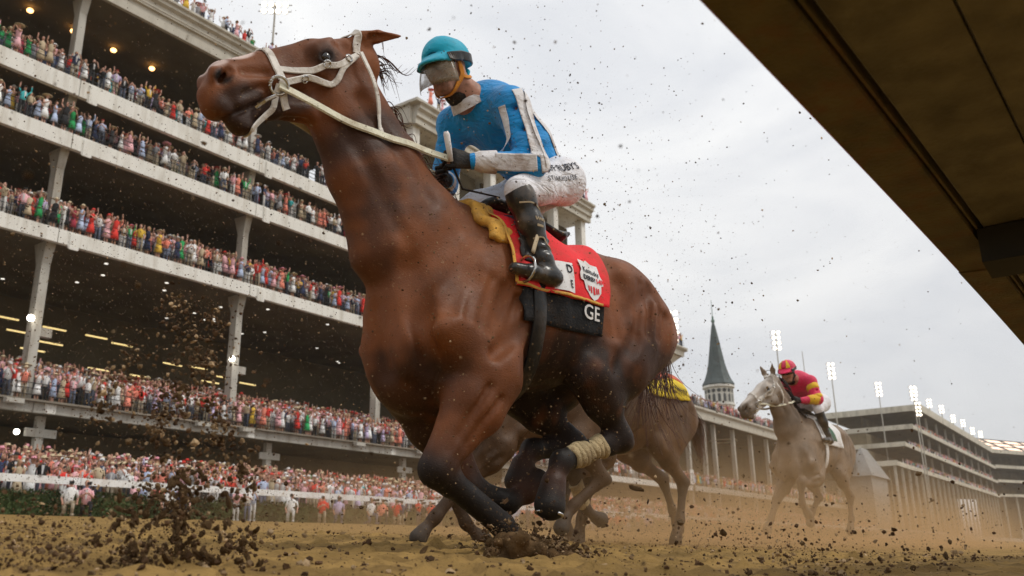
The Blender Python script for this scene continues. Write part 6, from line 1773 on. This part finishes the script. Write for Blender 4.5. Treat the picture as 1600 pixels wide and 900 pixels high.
JG = dict(JH); JG.update(hip=(-0.42, 0, 1.84), chest=(-0.03, 0, 2.04), neck=(0.16, 0.0, 2.06), head=(0.30, 0.02, 2.12), face=(0.95, 0.06, -0.30), side=(-0.06, 1, 0),
    l_sh=(0.03, 0.20, 2.01), r_sh=(0.03, -0.20, 2.01), l_el=(0.06, 0.29, 1.76), r_el=(0.06, -0.29, 1.76), l_wr=(0.29, 0.14, 1.735), r_wr=(0.29, -0.14, 1.735), l_kn=(0.355, 0.11, 1.73), r_kn=(0.355, -0.11, 1.73),
    l_hip=(-0.38, 0.15, 1.79), r_hip=(-0.38, -0.15, 1.79))
m_pink = cloth_mat('pink_silks', (0.72, 0.025, 0.10), damt=0.25, fold=0.35)
m_yel = cloth_mat('yellow_silks', (0.78, 0.46, 0.02), damt=0.3, fold=0.3)
gj = thing('person', 'jockey in pink silks with yellow sleeves and pink cap on the grey horse', 'jockey', locg, rzg)
jg = jockey(JG, gj, 0.013, dict(jacket=m_pink, breeches=m_breech, cap=m_pink, harness=m_black), False)
for k in ('l', 'r'):
    s0, e0, w0 = [np.array(JG[k + q]) for q in ('_sh', '_el', '_wr')]
    for a, b, r0, r1, t0, t1 in ((s0, e0, .086, .082, .18, .48), (s0, e0, .080, .078, .80, 1.0), (e0, w0, .076, .058, .0, .55)):
        mb = MB(); p, q = a + (b - a) * t0, a + (b - a) * t1; mb.tube([p, p * .95 + q * .05, p * .05 + q * .95, q], [r0 * .9, r0, r1, r1 * .9], 14, False); mb.build('yellow_sleeve_band', m_yel, jg['jacket'], True)
mb = MB()
for s0 in (-1, 1):
    V = []; hpj = jg['hp']
    for i in range(7):
        for q in range(5):
            el = R_(8 + 66 * i / 6); az = R_(s0 * 30 + (-14 + 28 * q / 4) * (1 - i / 9)) if True else 0
            V.append(hpj(-0.015 + .142 * math.cos(el) * math.cos(az) , 0.06 + .124 * math.sin(el), .118 * math.cos(el) * math.sin(az)))
    mb.add(V, [(i * 5 + q, i * 5 + q + 1, (i + 1) * 5 + q + 1, (i + 1) * 5 + q) for i in range(6) for q in range(4)])
mb.build('cap_panel', m_yel, gj, True)

# ------------------------------------------------------------------ dirt in the air
m_clod = mat('clod_soil', (0.105, 0.062, 0.028), rough=0.95, var=0.55, scale=9, bump=0.6, bscale=40, spec=0.1, det=3)
m_clods = attr_mat('flying_soil')
rd = random.Random(33)
def clod_shape(seed, sub=2, rough=.45):
    r = random.Random(seed); bm = bmesh.new(); bmesh.ops.create_icosphere(bm, subdivisions=sub, radius=1.0)
    ph = [Vector((r.gauss(0, 1), r.gauss(0, 1), r.gauss(0, 1))) for _ in range(7)]
    st = Vector((r.uniform(.65, 1.5), r.uniform(.6, 1.1), r.uniform(.5, 1.0)))
    for v in bm.verts:
        d = 1 + 1.35 * rough * sum(math.sin(2.2 * p.dot(v.co) + i) for i, p in enumerate(ph)) / 4 + r.uniform(-.14, .14)
        v.co = Vector((v.co.x * st.x, v.co.y * st.y, v.co.z * st.z)) * max(.25, d)
    V = [tuple(v.co) for v in bm.verts]; bm.verts.index_update(); F = [tuple(v.index for v in f.verts) for f in bm.faces]; bm.free()
    return V, F
CS = [clod_shape(i, 2) for i in range(8)]
CL_ = [clod_shape(50 + i, 1, .6) for i in range(8)]
cm_ = [mesh_from('dirt_clod', V, F, m_clod, False) for V, F in CS]
clods = []     # position, radius, zone
def W3(x, y, z): return Vector((x, y, z))
# plume thrown up by a hoof ahead of the leader (lower left): a ragged column, broad and dense at its foot
knots = [(rd.random() ** 1.05, rd.gauss(0, .05), rd.gauss(0, .05)) for _ in range(26)]
for i in range(6500):
    if rd.random() < .55:
        k = rd.choice(knots); t = min(1, max(0, k[0] + rd.gauss(0, .03))); q = W3(k[1] * 1.5 * (1.4 - .5 * t) + rd.gauss(0, .020), k[2] * 1.5 * (1.4 - .5 * t) + rd.gauss(0, .020), 0)
    else:
        t = rd.random() ** 1.6; sp_ = 0.055 + 0.055 * (1 - t); q = W3(rd.gauss(0, sp_), rd.gauss(0, sp_), 0)
    p = W3(1.30 + .12 * t, 1.86 + 0.20 * t, -0.03 + 0.74 * t) + q
    clods.append((p, 0.0010 + 0.0070 * rd.random() ** 5 * (1.3 - .6 * t), 'in the plume at lower left'))
for i in range(1500):
    p = W3(0.98 + rd.gauss(0, .09), 1.95 + rd.gauss(0, .12), abs(rd.gauss(0, .07)) - 0.03)
    clods.append((p, 0.0012 + 0.005 * rd.random() ** 4, 'low over the track at lower left'))
# burst round the planted fore hoof
for i in range(900):
    t = rd.random(); a = rd.uniform(0, 6.28); r0 = .10 + .30 * rd.random() ** 2
    p = W3(3.36 + .12 * t + r0 * math.cos(a) * .8, 2.36 + r0 * math.sin(a) * .7, -.03 + abs(rd.gauss(0, .06)) * (1.2 - r0))
    clods.append((p, 0.003 + 0.017 * rd.random() ** 3, 'bursting from the planted hoof'))
for i in range(1100):
    t = rd.random(); p = W3(2.76 + .45 * t + rd.gauss(0, .07), 2.02 - .16 * t + rd.gauss(0, .07), -.04 + .17 * (1 - t) * rd.random() ** .7 + abs(rd.gauss(0, .02)))
    clods.append((p, 0.0015 + 0.010 * rd.random() ** 4, 'bursting from the planted hoof'))
# kicked back behind the leader, low over the track to the right
for i in range(2600):
    p = W3(rd.uniform(2.6, 11), rd.uniform(.55, 5.0), 0)
    p.z = ground_z(p.y) + abs(rd.gauss(0, .22)) * (0.4 + p.x / 8); clods.append((p, 0.002 + 0.011 * rd.random() ** 6, 'over the dusty track on the right'))
for cx, cy, n in ((3.6, 1.15, 260), (2.55, .75, 200), (5.2, 2.2, 260), (3.1, .62, 160), (6.8, 2.4, 200)):
    for i in range(n):
        p = W3(cx + rd.gauss(0, .16 * cx / 3), cy + rd.gauss(0, .10), 0); p.z = ground_z(p.y) - .02 + abs(rd.gauss(0, .07 * cx / 3)); clods.append((p, 0.0016 + 0.0065 * rd.random() ** 4, 'over the dusty track on the right'))
# everywhere in the air around the field
for i in range(3800):
    p = W3(rd.uniform(.3, 9), rd.uniform(.6, 7.5), 0); p.z = -.05 + 3.6 * rd.random() ** 1.15
    clods.append((p, 0.0011 + 0.0050 * rd.random() ** 6, 'hanging in the air'))
for i in range(10000):
    p = W3(abs(rd.gauss(2.0, 1.3)) + .3, abs(rd.gauss(3.6, 1.6)) + .5, 0); p.z = -.02 + abs(rd.gauss(0, 1.15))
    clods.append((p, 0.0011 + 0.0034 * rd.random() ** 4, 'hanging in the air'))
for i in range(20000):       # the finest specks, thick on the left where the plume hangs
    p = W3(abs(rd.gauss(1.2, .85)) + .2, abs(rd.gauss(2.5, .9)) + .4, 0); p.z = -.02 + abs(rd.gauss(0, 1.0))
    clods.append((p, 0.0008 + 0.0020 * rd.random() ** 3, 'hanging in the air'))
for i in range(3000):        # and in front of the leader's chest
    p = W3(rd.uniform(1.6, 3.2), rd.uniform(1.0, 1.9), rd.uniform(0, 1.5))
    clods.append((p, 0.0008 + 0.0022 * rd.random() ** 3, 'hanging in the air'))
for i in range(6000):        # crumbs lying on the track
    p = W3(8 * rd.random() ** 1.4, .75 + 6 * rd.random() ** 1.6, 0); r = 0.0025 + 0.010 * rd.random() ** 4; p.z = track_z(p.x, p.y) + r * .3
    clods.append((p, r, 'lying'))
keep = []
for p, r, zn in clods:
    u, v, d = to_px(p)
    if d > .75 and (r / d < 0.0125):
        keep.append((r / d if (zn != 'lying' and -20 < u < 1620 and -20 < v < 920) else 0, p, r, zn, u, v))
keep.sort(key=lambda k: -k[0])
for s_, p, r, zn, u, v in keep[:300]:
    o = bpy.data.objects.new('dirt_clod', rd.choice(cm_)); COL.objects.link(o)
    o.location = p; o.scale = (r * rd.uniform(.8, 1.5), r, r * rd.uniform(.7, 1.2)); o.rotation_euler = (rd.uniform(0, 6), rd.uniform(0, 6), rd.uniform(0, 6))
    ww = 'tiny' if r < .004 else 'small' if r < .006 else 'walnut-sized' if r < .009 else 'large'
    dm = sorted(o.dimensions); sh_ = 'long thin' if dm[2] > 2.1 * dm[1] else 'flat' if dm[1] > 1.6 * dm[0] else 'jagged' if rd.random() < .0 else 'stubby' if dm[2] < 1.35 * dm[0] else 'lopsided'
    if 'lower left' in zn:
        hi = 'at the very top' if v < 600 else 'in the upper half' if v < 720 else 'in the middle' if v < 800 else 'low down' if v < 860 else 'at the foot'
        zn = hi + ' of the dirt plume, ' + ('left edge' if u < 255 else 'left of centre' if u < 295 else 'right edge' if u > 370 else 'right of centre' if u > 330 else 'centre')
    elif zn.startswith('bursting'): zn = ('left of' if u < 800 else 'right of' if u > 880 else 'right at') + ' the planted fore hoof'
    elif zn == 'hanging in the air': zn = 'against the grey sky' if (v < 500 and u > 700) else 'in front of the crowded grandstand' if u < 600 else 'around the lead horse'
    elif 'right' in zn: zn = 'below the grey horse' if 1130 < u < 1350 else 'right of the grey horse' if u >= 1350 else 'between lead horse and grey'
    tag(o, ww + ' ' + sh_ + ' dirt clod ' + zn, 'dirt clod', 'clods of dirt thrown up by the horses')
Vs = []; Fs = []; Cs = []; off = 0
for s_, p, r, zn, u, v in keep[300:]:
    V, F = CL_[rd.randrange(8)]
    R3 = np.array(Matrix.Rotation(rd.uniform(0, 6.28), 3, Vector((rd.gauss(0, 1), rd.gauss(0, 1), rd.gauss(0, 1)))))
    Vs.append((np.array(V) * r) @ R3.T + np.array(p)); Fs += [tuple(x + off for x in f) for f in F]; off += len(V)
    k = rd.random(); c = (0.085, 0.048, 0.024) if k < .62 else ((0.19, 0.125, 0.065) if k < .9 else (0.40, 0.28, 0.16)); Cs.append(np.tile(np.array(c) * rd.uniform(.6, 1.3), (len(V), 1)))
me = bpy.data.meshes.new('flying_dirt'); me.from_pydata(np.concatenate(Vs).tolist(), [], Fs); me.materials.append(m_clods); col_attr(me, 'tint', np.concatenate(Cs))
tag(link(bpy.data.objects.new('flying_dirt', me)), 'spray of fine dirt specks hanging in the air all around the horses', 'dirt', kind='stuff')
# heap of soil ploughed up by the hoof
hp_ = Solid((2.9, 1.9, -0.3), (4.1, 2.9, .3), 0.012)
for i in range(90):
    t = rd.random(); p = np.array((3.28 + .46 * t + rd.gauss(0, .045), 2.36 - .05 * t + rd.gauss(0, .06), -.045 + .10 * math.sin(math.pi * min(1, t * 1.25)) - .04 * t + rd.gauss(0, .022)))
    hp_.ball(p, rd.uniform(.016, .042), 0.012)
V, F = hp_.mesh(0)
hp2 = Solid((2.35, 1.5, -0.3), (3.5, 2.5, .35), 0.012)
for i in range(150):
    t = rd.random() ** 1.2; hgt = .125 * (1 - t) * (1 if t > .06 else t / .06)
    p = np.array((2.76 + .40 * t + rd.gauss(0, .04), 2.02 - .16 * t + rd.gauss(0, .05), -.055 + hgt * rd.random() + rd.gauss(0, .012)))
    hp2.ball(p, rd.uniform(.012, .036) * (1.15 - .4 * t), 0.010)
V2, F2 = hp2.mesh(0)
tag(link(bpy.data.objects.new('soil_splash', mesh_from('soil_splash', V2, F2, m_clod, True))), 'dark splash of soil in front of the planted hoof', 'dirt', kind='stuff')
tag(link(bpy.data.objects.new('soil_heap', mesh_from('soil_heap', V, F, m_clod, True))), 'dark soil ploughed up round the planted fore hoof', 'dirt', kind='stuff')

# ------------------------------------------------------------------ air: thin haze over everything, track dust behind the leader
def volume_mat(name, col, dens, anis=0.2):
    m = bpy.data.materials.new(name); m.use_nodes = True; t = m.node_tree; t.nodes.clear()
    o = t.nodes.new('ShaderNodeOutputMaterial'); v = t.nodes.new('ShaderNodeVolumePrincipled')
    v.inputs['Color'].default_value = tuple(col) + (1,); v.inputs['Density'].default_value = dens; v.inputs['Anisotropy'].default_value = anis
    t.links.new(v.outputs[0], o.inputs['Volume']); return m, v
m_haze, _ = volume_mat('haze_air', (0.85, 0.82, 0.76), 0.00028)
mb = MB(); mb.box((-2600, -2600, -1.7), (4100, 3100, 60)); tag(mb.build('haze', m_haze), kind='stuff')
m_dust, vn = volume_mat('dust_air', (0.70, 0.47, 0.25), 0.1)
t = m_dust.node_tree; N = t.nodes; K = t.links.new
c = N.new('ShaderNodeTexCoord'); n = N.new('ShaderNodeTexNoise'); n.inputs['Scale'].default_value = 0.42; n.inputs['Detail'].default_value = 4; n.inputs['Roughness'].default_value = .6
K(c.outputs['Object'], n.inputs['Vector'])
r = N.new('ShaderNodeMapRange'); r.inputs[1].default_value = .40; r.inputs[2].default_value = .75; r.inputs[3].default_value = 0.15; r.inputs[4].default_value = 1.0; K(n.outputs['Fac'], r.inputs[0])
sx = N.new('ShaderNodeSeparateXYZ'); K(c.outputs['Object'], sx.inputs[0])
def rng(sock, a, b, lo=1.0, hi=0.0):
    q = N.new('ShaderNodeMapRange'); q.interpolation_type = 'SMOOTHSTEP'; q.inputs[1].default_value = a; q.inputs[2].default_value = b; q.inputs[3].default_value = lo; q.inputs[4].default_value = hi; K(sock, q.inputs[0]); return q.outputs[0]
def mul(*s):
    a = s[0]
    for b in s[1:]:
        q = N.new('ShaderNodeMath'); q.operation = 'MULTIPLY'; K(a, q.inputs[0])
        if isinstance(b, float): q.inputs[1].default_value = b
        else: K(b, q.inputs[1])
        a = q.outputs[0]
    return a
K(mul(r.outputs[0], rng(sx.outputs[2], -0.1, 1.25), rng(sx.outputs[0], 4.5, 6.6, 0.0, 1.0), rng(sx.outputs[0], 13, 30), rng(sx.outputs[1], 1.0, 3.0, 0.0, 1.0), rng(sx.outputs[1], 5, 10), 0.80), vn.inputs['Density'])
mb = MB(); mb.box((4.5, 0.9, -.35), (48, 22, 3.0)); tag(mb.build('dust_cloud', m_dust), 'tan dust hanging over the track behind the horses', 'dust', kind='stuff')
S.cycles.volume_step_rate = 2.0
S.cycles.volume_max_steps = 128
S.cycles.volume_bounces = 1
